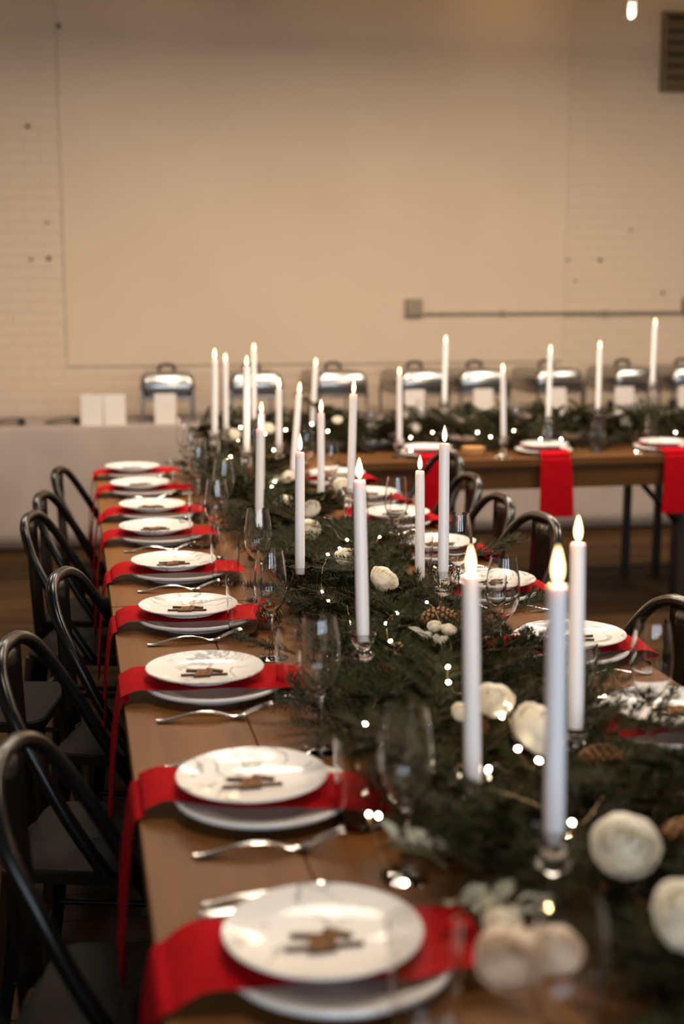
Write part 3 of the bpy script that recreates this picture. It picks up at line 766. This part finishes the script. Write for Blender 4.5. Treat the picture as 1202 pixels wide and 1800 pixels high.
def candle(xt, yt, xb, yb, lab, w=None, kind=None, L=.285, hl=None, tilt=True):
    w = w or 2332 * L / (yb - yt) * .99
    b = atd(xb, yb, w); t = atd(xt, yt, w); h = b.z - TOP
    kind = kind or ('tall' if h > .17 else 'stick' if h > .098 else 'low')
    h = max(h, .045); CANDLE_AT.append((b.x, b.y))
    if kind == 'tall' and h > .25: pass
    prof, rec = holder_prof(kind, h)
    hl = hl or 'glass candle holder'
    ho = MB().lathe(prof, 32, flute=(10, .07) if kind == 'tall' else (8, .03)).build('candle_holder', 'crystal', None, 35, (b.x, b.y, TOP + .0003))
    tag(ho, hl + ' under the ' + lab, 'candle holder', 'glass candle holders')
    ax = t - Vector((b.x, b.y, TOP + h)); ln = ax.length
    c = thing('taper_candle', 'lit white taper candle: ' + lab, 'candle', (b.x, b.y, TOP + h - rec * .95), 0, 'lit taper candles')
    c.rotation_mode = 'QUATERNION'; c.rotation_quaternion = Vector((0, 0, 1)).rotation_difference(ax.normalized())
    ln += rec * .95
    MB().lathe([(0, 0), (.0105, 0), (.0118, .012), (.0124, .05), (.0122, ln * .6), (.0119, ln - .012), (.0117, ln - .004), (.0105, ln), (.0080, ln + .0005), (.006, ln - .002), (0, ln - .003)], 24).build('wax_body', 'wax', c, 50)
    MB().tube([(0, 0, ln - .004), (.0003, 0, ln + .004), (.0012, 0, ln + .010)], .0009, 6).build('wick', 'wick', c, 60)
    fh = .040 * random.uniform(.92, 1.1)
    fp = [(0, 0), (.0032, .002), (.0052, .007), (.0062, .013), (.0059, .020), (.0043, .028), (.0022, .036), (0, .042)]
    MB().lathe([(r, z * fh / .042) for r, z in fp], 14, (.0003, 0, ln + .004)).build('flame', 'flame', c, 60)
    point_light(c, (0, 0, ln + .004 + fh * .45), CANDLE_W, (1.0, .62, .30), .006)
candle(980, 1030, 974, 1455, 'front one of the near right pair', hl='round-knopped crystal candle holder')
candle(828, 1013, 831, 1367, 'one left of the near right pair', hl='low crystal candle holder')
candle(1016, 955, 1012, 1275, 'rear one of the near right pair', hl='low crystal candle holder')
candle(632, 845, 638, 1112, 'one in the middle of the long table', hl='tall knopped crystal stick')
candle(527, 795, 527, 996, 'one left of the middle one', hl='small clear glass candle holder')
candle(781, 780, 779, 1002, 'tall one right of the middle, sharp in focus', hl='crystal stick')
candle(738, 828, 738, 1026, 'short one sunk in fir beside the tall middle one', kind='low', hl='low glass candle holder')
candle(457, 754, 455, 926, 'front one of the left overlapping pair', hl='small glass candle holder')
candle(459, 727, 458, 872, 'rear one of the left overlapping pair', w=4.57, hl='small glass candle holder')
candle(564, 726, 564, 873, 'one in a small glass cup between the middle candles', hl='small glass cup holder')
candle(621, 693, 616, 857, 'leaning tall one just behind the middle of the table', hl='clear glass stick')
candle(525, 693, 515, 826, 'leaning slim one behind the white roses', hl='low glass candle holder')
candle(490, 684, 490, 779, 'short one behind the white roses', w=5.35, hl='low glass candle holder')
candle(433, 645, 433, 786, 'one on the right-hand ridged tall holder', hl='tall ridged glass column')
candle(377, 632, 377, 757, 'leftmost one on a ridged tall holder', hl='tall ridged glass column')
candle(396, 636, 397, 748, 'one just right of the leftmost', w=6.15, hl='glass candle holder')
candle(446, 618, 446, 732, 'tallest of the left cluster, at the back', w=6.35, hl='tall glass candle holder')
candle(554, 645, 549, 742, 'slim one before the third chafing dish', w=6.4, hl='glass candle holder')
candle(702, 660, 702, 770, 'one before the fourth chafing dish', w=6.2, hl='glass candle holder')
candle(783, 605, 781, 702, 'high one right under the junction box', w=6.55, hl='tall slender glass holder')
candle(884, 656, 885, 766, 'short one on the cross table right of the middle', w=6.2, hl='low glass holder')
candle(967, 622, 964, 727, 'one third from the right on the cross table', w=6.45, hl='glass candle holder')
candle(1054, 614, 1051, 714, 'one second from the right on the cross table', w=6.6, hl='tall glass holder')
candle(1151, 574, 1147, 668, 'highest one at far right on the cross table', w=6.6, hl='very tall slender glass holder')
# clear cylinder standing around the holder second from the right
p = aty(1049, 790, 6.06)
tag(MB().lathe([(0, .0), (.042, 0), (.043, .17), (.0415, .17), (.0405, .006), (0, .006)], 32).build('glass_cylinder', 'crystal', None, 40, (p.x, 6.06, TOP + .0003)), 'empty clear glass cylinder standing on the cross table', 'glass')
p = aty(832, 785, 6.02)
vt_ = thing('votive_candle', 'small amber votive glowing on the cross table', 'candle', (p.x, 6.02, TOP + .0003))
MB().lathe([(0, 0), (.045, 0), (.052, .01), (.058, .04), (.056, .04), (.05, .03), (0, .03)], 24).build('amber_cup', 'amber', vt_, 40)

# ================================================================== GREENERY
def sprig_mesh(seed, length=.24, sides=7):
    rn = random.Random(seed); tw = MB(); nd_v = []; nd_f = []
    def twig(p0, d, ln, r, dens):
        up = Vector((0, 0, 1)); pts = []; n = 7; cur = Vector(p0); dd = Vector(d).normalized()
        for i in range(n):
            pts.append(cur.copy()); dd = (dd + Vector((rn.uniform(-.08, .08), rn.uniform(-.08, .08), rn.uniform(-.06, .06)))).normalized(); cur += dd * ln / (n - 1)
        tw.tube(pts, [r * (1 - .6 * i / (n - 1)) for i in range(n)], 4)
        cnt = int(ln * dens)
        for k in range(cnt):
            u = (k + rn.random()) / cnt * (n - 1); i = min(int(u), n - 2); p = pts[i].lerp(pts[i + 1], u - i)
            t = (pts[i + 1] - pts[i]).normalized(); side = t.cross(up).normalized(); nn = side.cross(t)
            a = rn.choice([rn.uniform(-.5, .9), math.pi - rn.uniform(-.5, .9), rn.uniform(.6, 2.5)])
            out = (side * math.cos(a) + nn * math.sin(a))
            dr = (t * rn.uniform(.55, 1.0) + out).normalized(); l = rn.uniform(.013, .021)
            wv = dr.cross(nn if abs(dr.dot(nn)) < .9 else side).normalized() * .00105
            b = len(nd_v)
            nd_v.extend([tuple(p - wv * .5), tuple(p + dr * l * .5 - wv), tuple(p + dr * l), tuple(p + dr * l * .5 + wv)])
            nd_f.append((b, b + 1, b + 2, b + 3))
        return pts
    main = twig((0, 0, 0), (1, 0, .12), length, .0024, 1300)
    for k in range(sides):
        u = .12 + .78 * k / sides; i = int(u * 6); p = main[i].lerp(main[i + 1], u * 6 - i); s = 1 if k % 2 else -1
        twig(p, (.75, s * rn.uniform(.55, .85), rn.uniform(-.05, .22)), length * (.55 - .32 * u) * rn.uniform(.85, 1.15), .0014, 1300)
    nv = len(tw.v); tw.v += nd_v; tw.f += [tuple(i + nv for i in q) for q in nd_f]; tw.m += [1] * len(nd_f)
    return tw.mesh('fir_sprig', ['twig', 'needle'])
SPRIGS = [sprig_mesh(100 + k, .22 + .03 * (k % 3), 9 + k % 3) for k in range(6)]
def gx(y): return .70 + .035 * math.sin(y * 2.2) + (.06 if y < 1.4 else .06 * max(0, (1.7 - y) / .3) if y < 1.7 else 0)
def gw(y): return .25 + (.08 if y < 2.0 else .08 * max(0, (2.6 - y) / .6) if y < 2.6 else 0) + .035 * math.sin(y * 3.7 + 1) + .02 * math.sin(y * 9)
g1 = thing('fir_garland', 'thick green fir garland running down the middle of the long table', 'garland', (.7, 3.3, TOP))
rn = random.Random(21)
for k in range(298):
    y = .82 + 4.88 * ((k + rn.random()) / 298) ** 1.32
    s = rn.uniform(-1, 1); s = math.copysign(abs(s) ** .8, s); x = gx(y) + s * gw(y) * (.78 if s < 0 else .60)
    hgt = .066 * (1 - s * s) * rn.uniform(.15, 1.0) + .008
    ang = rn.choice([90, -90]) + rn.uniform(-55, 55) - 35 * s * (1 if rn.random() < .5 else -1)
    if abs(s) > .55: ang = (0 if s > 0 else 180) + rn.uniform(-65, 65)
    d = Vector((math.cos(R(ang)), math.sin(R(ang)), 0))
    base = Vector((x, y, 0)) - d * (.11 if abs(s) < .55 else .17)
    tip = base + d * .26          # keep the tips clear of the plates on both sides
    if tip.x > .93: base.x -= tip.x - .93
    if tip.x < .40: base.x += .40 - tip.x
    if y < 1.75: base.x += .05 * rn.random()
    tilt = -R(rn.uniform(-4, 14)) if hgt < .05 else R(rn.uniform(-14, 12))
    # leave the candle sticks standing free of the greenery
    for cx_, cy_ in CANDLE_AT:
        for u in (.05, .13, .21):
            if (base + d * u - Vector((cx_, cy_, 0))).length < .055 and cy_ < 4.2: hgt = min(hgt, .012); tilt = R(rn.uniform(-2, 2))
    link('fir_sprig', SPRIGS[k % 6], g1, (base.x - .7, base.y - 3.3, hgt + .004), (rn.uniform(-.5, .5), tilt, R(ang)), rn.uniform(.85, 1.15))
g2 = thing('fir_garland', 'green fir garland lying along the cross table before the buffet', 'garland', (1.7, 6.38, TOP))
for k in range(230):
    x = .62 + 3.3 * ((k + rn.random()) / 230); s = rn.uniform(-1, 1); y = 6.40 + s * .17
    hgt = .11 * (1 - s * s) * rn.uniform(.1, 1.0) + .008
    ang = rn.choice([0, 180]) + rn.uniform(-60, 60)
    d = Vector((math.cos(R(ang)), math.sin(R(ang)), 0)); base = Vector((x, y, 0)) - d * .11
    link('fir_sprig', SPRIGS[k % 6], g2, (base.x - 1.7, base.y - 6.38, hgt + .004), (rn.uniform(-.5, .5), -R(rn.uniform(-5, 22)), R(ang)), rn.uniform(.9, 1.2))
# a few loose tips reaching out of the garland
for (px, py, z, ang, s, lab) in [(520, 1150, .772, 172, .55, 'loose fir tip lying left of the third tumbler'), (800, 985, .86, 5, .75, 'dark fir tip rising in front of the short right candle'), (880, 1085, .80, 20, .8, 'fir tip reaching to the plates right of the near left candle')]:
    p = atz(px, py, z); tag(link('fir_sprig', SPRIGS[1], None, p, (0, R(-6), R(ang)), s), lab, 'fir sprig', 'loose fir tips')

# roses
def petal(rp, half, curl, nu=5, nv=5):
    v = []; f = []
    for j in range(nv + 1):
        vv_ = j / nv
        for i in range(nu + 1):
            u = -1 + 2 * i / nu; t = vv_ * (1 - .16 * u * u)
            k = t * (len(rp) - 1); a = min(int(k), len(rp) - 2); fr = k - a
            r = rp[a][0] * (1 - fr) + rp[a + 1][0] * fr; z = rp[a][1] * (1 - fr) + rp[a + 1][1] * fr
            an = u * half * (.45 + .55 * math.sin(min(1, t * 1.3) * math.pi / 2))
            r += curl * max(0, t - .7) * abs(u) + .0012 * math.sin(u * 5 + half * 9) * max(0, t - .5); z += .0016 * math.cos(u * 4 + half * 7) * max(0, t - .5)
            v.append((r * math.cos(an), r * math.sin(an), z))
    for j in range(nv):
        for i in range(nu): f.append((j * (nu + 1) + i, j * (nu + 1) + i + 1, (j + 1) * (nu + 1) + i + 1, (j + 1) * (nu + 1) + i))
    return MB().add(v, f)
RINGS = [([(.003, .002), (.009, .014), (.009, .032), (.0015, .047)], R(80), 0.0, 3), ([(.004, .002), (.016, .012), (.018, .030), (.009, .0465)], R(72), 0.001, 4), ([(.005, .001), (.023, .010), (.026, .028), (.019, .045)], R(60), .003, 5),
         ([(.005, 0), (.028, .006), (.034, .022), (.030, .040)], R(52), .008, 5), ([(.005, -.002), (.030, .001), (.040, .014), (.041, .032)], R(46), .014, 6)]
PET = {m_: [petal(rp, hf, cu).mesh('petal', m_, 80) for rp, hf, cu, n in RINGS] for m_ in ('rose', 'rose_blush')}
SEP = MB().lathe([(0, -.012), (.005, -.010), (.010, -.004), (.014, .002), (.008, .004), (0, .004)], 8).mesh('calyx', 'rose_green', 60)
def rose(pos, s, lab, matn='rose', tilt=None, grp='white roses in the greenery', op=5):
    t = thing('rose', lab, 'rose', pos, 0, grp); t.scale = (s, s, s)
    tl = tilt or (R(random.uniform(10, 45)), 0, random.uniform(-.9, .9)); t.rotation_euler = tl
    link('calyx', SEP, t)
    for ri, (rp, hf, cu, n) in enumerate(RINGS[:op]):
        for k in range(n): link('petal', PET[matn][ri], t, (0, 0, 0), (random.uniform(-.06, .06), random.uniform(-.06, .06), 2 * math.pi * k / n + ri * .7 + random.uniform(-.1, .1)))
RS = [(548, 893, .87, .80, 'white rose, upper one behind the left middle candle'), (543, 928, .85, .82, 'white rose, lower one behind the left middle candle'), (508, 838, .86, .75, 'white rose right of the front left candle pair'), (484, 842, .85, .7, 'white rose touching the front left candle pair'),
      (500, 882, .85, .78, 'small white rose below the pair of white roses'), (610, 978, .86, .75, 'white rose half hidden left of the middle candle'), (668, 1015, .86, .86, 'open white rose right of the middle candle'),
      (866, 1228, .87, .8, 'smooth white rose right of the near left candle'), (812, 1250, .86, .45, 'small white bud left of the near left candle'), (930, 1274, .88, 1.05, 'large white rose left of the near right pair'),
      (1096, 1478, .87, 1.0, 'large cream rose at the right below the near pair'), (1204, 1605, .87, 1.05, 'white rose cut by the right edge'),
      (764, 1100, .86, .36, 'left of two small cream buds at mid table'), (787, 1106, .86, .38, 'right of two small cream buds at mid table'),
      (593, 738, .93, .6, 'round cream rose left of the cross table'),
      (470, 752, .90, .8, 'white rose behind the left candle cluster'), (600, 850, .86, .7, 'white rose right of the small glass cup holder'), (410, 762, .86, .75, 'white rose beside the leftmost candles')]
for px, py, z, s, lab in RS: rose(atz(px, py, z + .012) - Vector((0, 0, .02 * s)), s, lab)
for px, py, Y, s, lab in [(730, 750, 6.35, .8, 'white rose on the cross table right of the second candle'), (660, 752, 6.35, .8, 'white rose on the cross table left of the second candle'), (1008, 737, 6.45, .95, 'white rose on the cross table left of the tall holder'), (1100, 742, 6.45, .95, 'white rose on the cross table before a white card'),
                      (935, 745, 6.5, 1.0, 'white rose on the cross table among fir, right of the fourth candle'), (1150, 783, 6.05, 1.0, 'white rose at the front of the cross table near the right edge'), (815, 755, 6.55, .8, 'white rose on the cross table by a white card'), (690, 762, 6.3, .5, 'small white rose at the base of the second cross table candle')]:
    rose(aty(px, py, Y) - Vector((0, 0, .02)), s, lab)
rose(atz(885, 1700, .87), .8, 'blush rose blurred behind the nearest glass', 'rose_blush', grp='blush roses near the camera'); rose(atz(968, 1692, .86), .75, 'pale blush rose seen through the nearest glass', 'rose_blush', grp='blush roses near the camera')
rose(atz(880, 1640, .88), .5, 'small white bud above the blush roses')

# pine cones
def cone_mesh(seed):
    rn = random.Random(seed); m = MB(); L = .085
    m.lathe([(0, 0), (.010, .004), (.014, .03), (.010, .07), (0, L)], 8, mi=0)
    for k in range(78):
        u = (k + .5) / 78; a = k * 2.39996; r = (.021 * math.sin(math.pi * (.12 + .80 * u)) + .004); z = L * u
        d = Vector((math.cos(a), math.sin(a), 0)); sd = Vector((-math.sin(a), math.cos(a), 0)); w = .0062 * (1 - .45 * u)
        p0 = d * .008 + Vector((0, 0, z)); p1 = d * r + Vector((0, 0, z + .006)); p2 = d * (r + .0025) + Vector((0, 0, z + .010))
        v = [p0 - sd * w * .6, p0 + sd * w * .6, p1 + sd * w, p2 + sd * w * .3, p2 - sd * w * .3, p1 - sd * w]
        v += [q - Vector((0, 0, .0022)) for q in v]
        m.add(v, [(0, 1, 2, 5), (11, 8, 7, 6)], 0); m.add(v, [(5, 2, 3, 4), (10, 9, 8, 11), (2, 8, 9, 3), (3, 9, 10, 4), (4, 10, 11, 5)], 1)
    return m.mesh('pine_cone', ['cone', 'cone_tip'])
CONE = cone_mesh(3)
for px, py, z, rot, s, lab in [(676, 1140, .84, (R(105), 0, R(60)), .95, 'long brown pine cone right of the crystal stick'), (655, 1195, .81, (R(60), 0, R(20)), .75, 'dark pine cone low beside the crystal stick'), (494, 1082, .785, (R(80), 0, R(-50)), .85, 'tan pine cone lying behind the overlapping glasses'),
                               (1160, 1462, .84, (R(95), 0, R(70)), 1.0, 'pine cone beside the large cream rose'), (735, 1092, .84, (R(85), 0, R(95)), .9, 'pale pine cone left of the two buds'), (408, 892, .80, (R(70), 0, R(10)), .8, 'glossy pine cone beside the ridged tall holder'), (845, 1290, .82, (R(60), 0, R(-30)), .8, 'pine cone in the fir below the near left candle'),
                               (1020, 1330, .83, (R(80), 0, R(40)), .8, 'pine cone in the fir right of the near pair')]:
    tag(link('pine_cone', CONE, None, atz(px, py, z), rot, s), lab, 'pine cone', 'pine cones in the garland')

# pale velvety leaves
def leaf_mesh():
    v = []; f = []
    for i in range(7):
        u = i / 6; w = .016 * math.sin(math.pi * min(1, u * .9 + .06)) ; z = .010 * math.sin(u * 3)
        v += [(u * .06, -w, z + .004), (u * .06, 0, z), (u * .06, w, z + .004)]
    for i in range(6): f += [(i * 3, i * 3 + 3, i * 3 + 4, i * 3 + 1), (i * 3 + 1, i * 3 + 4, i * 3 + 5, i * 3 + 2)]
    return MB().add(v, f).mesh('leaf', 'silver_leaf', 80)
LEAF = leaf_mesh()
for px, py, z, lab in [(785, 1500, .85, 'pale grey leaf sprig beside the foot of a stemmed glass'), (860, 1592, .86, 'pale grey leaf sprig above the blush roses'), (565, 1250, .80, 'pale grey leaf sprig below the third stemmed glass'), (780, 1140, .85, 'pale leaf sprig below the two small buds'), (910, 1175, .80, 'pale leaf sprig near the right plates'), (795, 1590, .82, 'pale grey leaf sprig right of the nearest plate')]:
    t = thing('silver_leaf_sprig', lab, 'leaf sprig', atz(px, py, z), random.uniform(0, 6), 'pale leaf sprigs')
    MB().tube([(0, 0, -.02), (.02, 0, 0), (.07, 0, .012)], .0016, 5).build('leaf_stem', 'rose_green', t, 60)
    for k in range(7): link('leaf', LEAF, t, (.01 * k, 0, .002 * k), (random.uniform(-.4, .4), -R(random.uniform(5, 45)), R((55 if k % 2 else -55) + random.uniform(-20, 20)) * (1 - k * .06)), random.uniform(.42, .72))

# ================================================================== FAIRY LIGHTS
bulb_mesh = MB().lathe([(0, -.0045), (.0026, -.003), (.0034, 0), (.0026, .003), (0, .0045)], 8).mesh('bulb', 'fairy', 80)
def fairy(lab, pts):
    """pts: (px, py, z, lit)"""
    P = [(atz(a, b, c), l) for a, b, c, l in pts]; o = P[0][0]
    t = thing('fairy_lights', lab, 'fairy lights', o, 0, 'fairy light strings')
    path = spline([p - o for p, l in P], 6)
    for i in range(1, len(path) - 1): path[i] = path[i] + Vector((0, 0, .006 * math.sin(i * 1.1)))
    MB().tube(path, .00045, 5).build('light_wire', 'wire', t, 60)
    for i, (p, l) in enumerate(P):
        if l: link('bulb', bulb_mesh, t, path[min(i * 6, len(path) - 1)], (random.random() * 3, random.random() * 3, 0))
fairy('fairy light wire looping over the fir left of the middle candle', [(487, 889, .85, 1), (520, 905, .86, 0), (575, 925, .87, 0), (610, 952, .88, 1), (640, 950, .88, 0), (667, 948, .87, 1), (630, 957, .88, 0), (597, 967, .88, 1), (576, 977, .875, 1), (566, 1008, .87, 0), (566, 1040, .86, 1), (577, 1054, .86, 1), (605, 1062, .86, 0),
       (612, 1075, .86, 0), (615, 1090, .85, 1), (612, 1115, .84, 0), (605, 1135, .83, 0), (650, 1090, .85, 0), (678, 1093, .87, 1), (698, 1076, .88, 1), (680, 1105, .87, 0), (686, 1129, .86, 1), (700, 1150, .85, 0)])
fairy('fairy light wire down the fir between the near candles', [(686, 1030, .86, 0), (750, 1060, .87, 1), (790, 1130, .87, 0), (787, 1177, .87, 1), (788, 1205, .865, 1), (820, 1225, .86, 0), (882, 1266, .86, 1), (893, 1246, .87, 1), (910, 1320, .87, 1), (947, 1339, .87, 1), (900, 1350, .86, 0), (858, 1350, .86, 1), (805, 1360, .85, 1), (1005, 1440, .86, 1), (1060, 1400, .84, 0)])
fairy('fairy light wire near the front stemmed glass', [(642, 1272, .83, 1), (660, 1290, .82, 0), (690, 1282, .84, 1), (665, 1440, .80, 1), (648, 1438, .80, 1), (710, 1560, .80, 1), (850, 1580, .85, 0), (905, 1610, .86, 0)])
fairy('fairy light wire through the far fir around the left candles', [(385, 775, .87, 1), (423, 752, .90, 1), (418, 776, .88, 1), (405, 805, .86, 1), (404, 817, .85, 1), (425, 796, .87, 1), (465, 765, .88, 1), (481, 793, .87, 1), (502, 757, .89, 1), (548, 746, .91, 1), (576, 758, .89, 1), (560, 800, .86, 0), (483, 845, .86, 1), (477, 853, .85, 1), (495, 870, .86, 0)])
def fairy_y(lab, pts):
    P = [(aty(a, b, c), l) for a, b, c, l in pts]; o = P[0][0]
    t = thing('fairy_lights', lab, 'fairy lights', o, 0, 'fairy light strings'); path = spline([p - o for p, l in P], 6)
    MB().tube(path, .00045, 5).build('light_wire', 'wire', t, 60)
    for i, (p, l) in enumerate(P):
        if l: link('bulb', bulb_mesh, t, path[min(i * 6, len(path) - 1)], (random.random() * 3, random.random() * 3, 0))
fairy_y('fairy light wire along the cross table garland', [(649, 748, 6.3, 1), (690, 765, 6.2, 0), (722, 769, 6.2, 1), (760, 760, 6.3, 1), (797, 755, 6.3, 1), (839, 760, 6.25, 1), (862, 768, 6.2, 1), (903, 757, 6.2, 1), (950, 772, 6.15, 1), (986, 772, 6.1, 1), (1042, 748, 6.25, 1), (1090, 760, 6.2, 0), (1150, 758, 6.2, 1), (1187, 760, 6.2, 1)])
fairy_y('short fairy light wire on the front edge of the cross table', [(722, 792, 5.95, 1), (740, 788, 5.98, 0), (883, 800, 5.93, 1), (884, 812, 5.9, 1), (975, 788, 6.0, 1), (1050, 795, 5.96, 0), (1125, 797, 5.95, 1), (1118, 794, 5.97, 1)])

# ================================================================== STRING LIGHTS OVERHEAD
p0 = aty(1110, 22, 5.9)
fs = thing('string_lights', 'hanging string light bulb glowing at the top right', 'string lights', (p0.x, 5.9, p0.z))
cab = []
for k in range(-12, 13):
    x = k * .3
    if p0.x + x > WX1 or p0.x + x < WX0: continue
    cab.append((x, 0, .14 + .16 * x * x if abs(x) < 2.6 else .14 + .16 * 6.76 + (abs(x) - 2.6) * .05))
MB().tube(cab, .004, 6).build('cable', 'black_plastic', fs, 60)
for bx in (-1.9, -.95, 0, .95, 1.9):
    z = .14 + .16 * bx * bx
    so = MB().lathe([(.0, .0), (.016, 0), (.016, -.05), (.014, -.085), (0, -.085)], 16).build('socket', 'black_plastic', fs, 40, (bx, 0, z))
    b_ = MB().lathe([(.012, -.085), (.015, -.095), (.0225, -.115), (.0245, -.135), (.021, -.155), (.012, -.168), (0, -.172)], 20).build('glass_bulb', 'glass', fs, 60, (bx, 0, z))
    MB().lathe([(0, -.155), (.006, -.150), (.009, -.13), (.007, -.105), (0, -.10)], 10).build('filament', 'filament', b_, 60)
    point_light(b_, (0, 0, -.13), BULB_W, (1.0, .68, .36), .02)
fs2 = thing('string_lights', 'added string of bulbs warming the wall, unseen just above the top edge', 'string lights', (1.9, 8.35, 3.78))  # unseen string added to warm the upper wall; brightest bulb makes the glow there
MB().tube([(x * .35 - 4.2, 0, .06 + .03 * math.cos((x * .35 - 4.2) / 1.15 * 2 * math.pi)) for x in range(25)], .004, 6).build('cable', 'black_plastic', fs2, 60)
for k in range(-3, 4):
    bx = 1.02 + k * 1.15
    MB().lathe([(.0, .06), (.016, .06), (.016, 0), (.014, -.025), (0, -.025)], 16).build('socket', 'black_plastic', fs2, 40, (bx, 0, 0))
    b_ = MB().lathe([(.012, -.025), (.015, -.035), (.0225, -.055), (.0245, -.075), (.021, -.095), (.012, -.108), (0, -.112)], 20).build('glass_bulb', 'glass', fs2, 60, (bx, 0, 0))
    MB().lathe([(0, -.095), (.006, -.090), (.009, -.07), (.007, -.045), (0, -.04)], 10).build('filament', 'filament', b_, 60)
    point_light(b_, (0, 0, -.07), 2.4 if k else 8.0, (1.0, .60, .25), .02)
# unseen pendant lamps added overhead to light the tables and grade the back wall
def pendant(x, y, z, lab, power):
    t = thing('added_pendant', lab, 'lamp', (x, y, z), 0, 'added pendant lamps under the ceiling')
    MB().lathe([(.44, 0), (.445, .004), (.40, .08), (.25, .17), (.07, .22), (.03, .28), (.0, .28)], 32, cap=False).build('lamp_shade', 'black_metal', t, 40)
    MB().lathe([(0, .018), (.42, .018), (.42, .024), (0, .024)], 32).build('diffuser', 'wall_paint', t, 40)
    MB().tube([(0, 0, .2), (0, 0, CEIL - z)], .006, 6).build('cord', 'black_plastic', t, 60)
    l = bpy.data.lights.new('glow', 'AREA'); l.shape = 'DISK'; l.size = .8; l.energy = PEND_W * power; l.color = PEND_COL
    link('glow', l, t, (0, 0, .012))
for x, y, z, w_, pw_ in [(.62, 1.5, 3.05, 'nearest over the long table', .30), (.62, 4.0, 3.05, 'over the middle of the long table', .42), (3.4, 3.6, 3.2, 'over the open floor at the right', .9), (-1.9, 4.6, 3.2, 'over the open floor at the left', .10)]:
    pendant(x, y, z, 'added wide metal pendant lamp, unseen above the picture, ' + w_, pw_)
for x, w_, pw_ in [(-.9, 'leftmost over the far end', .40), (.5, 'over the left end of the cross table', .50), (1.9, 'over the middle of the cross table', .58), (3.3, 'over the right part of the cross table', .52), (4.7, 'rightmost over the far end', .40)]:
    pendant(x, 6.2, 3.22, 'added wide metal pendant lamp, unseen above the picture, ' + w_, pw_)
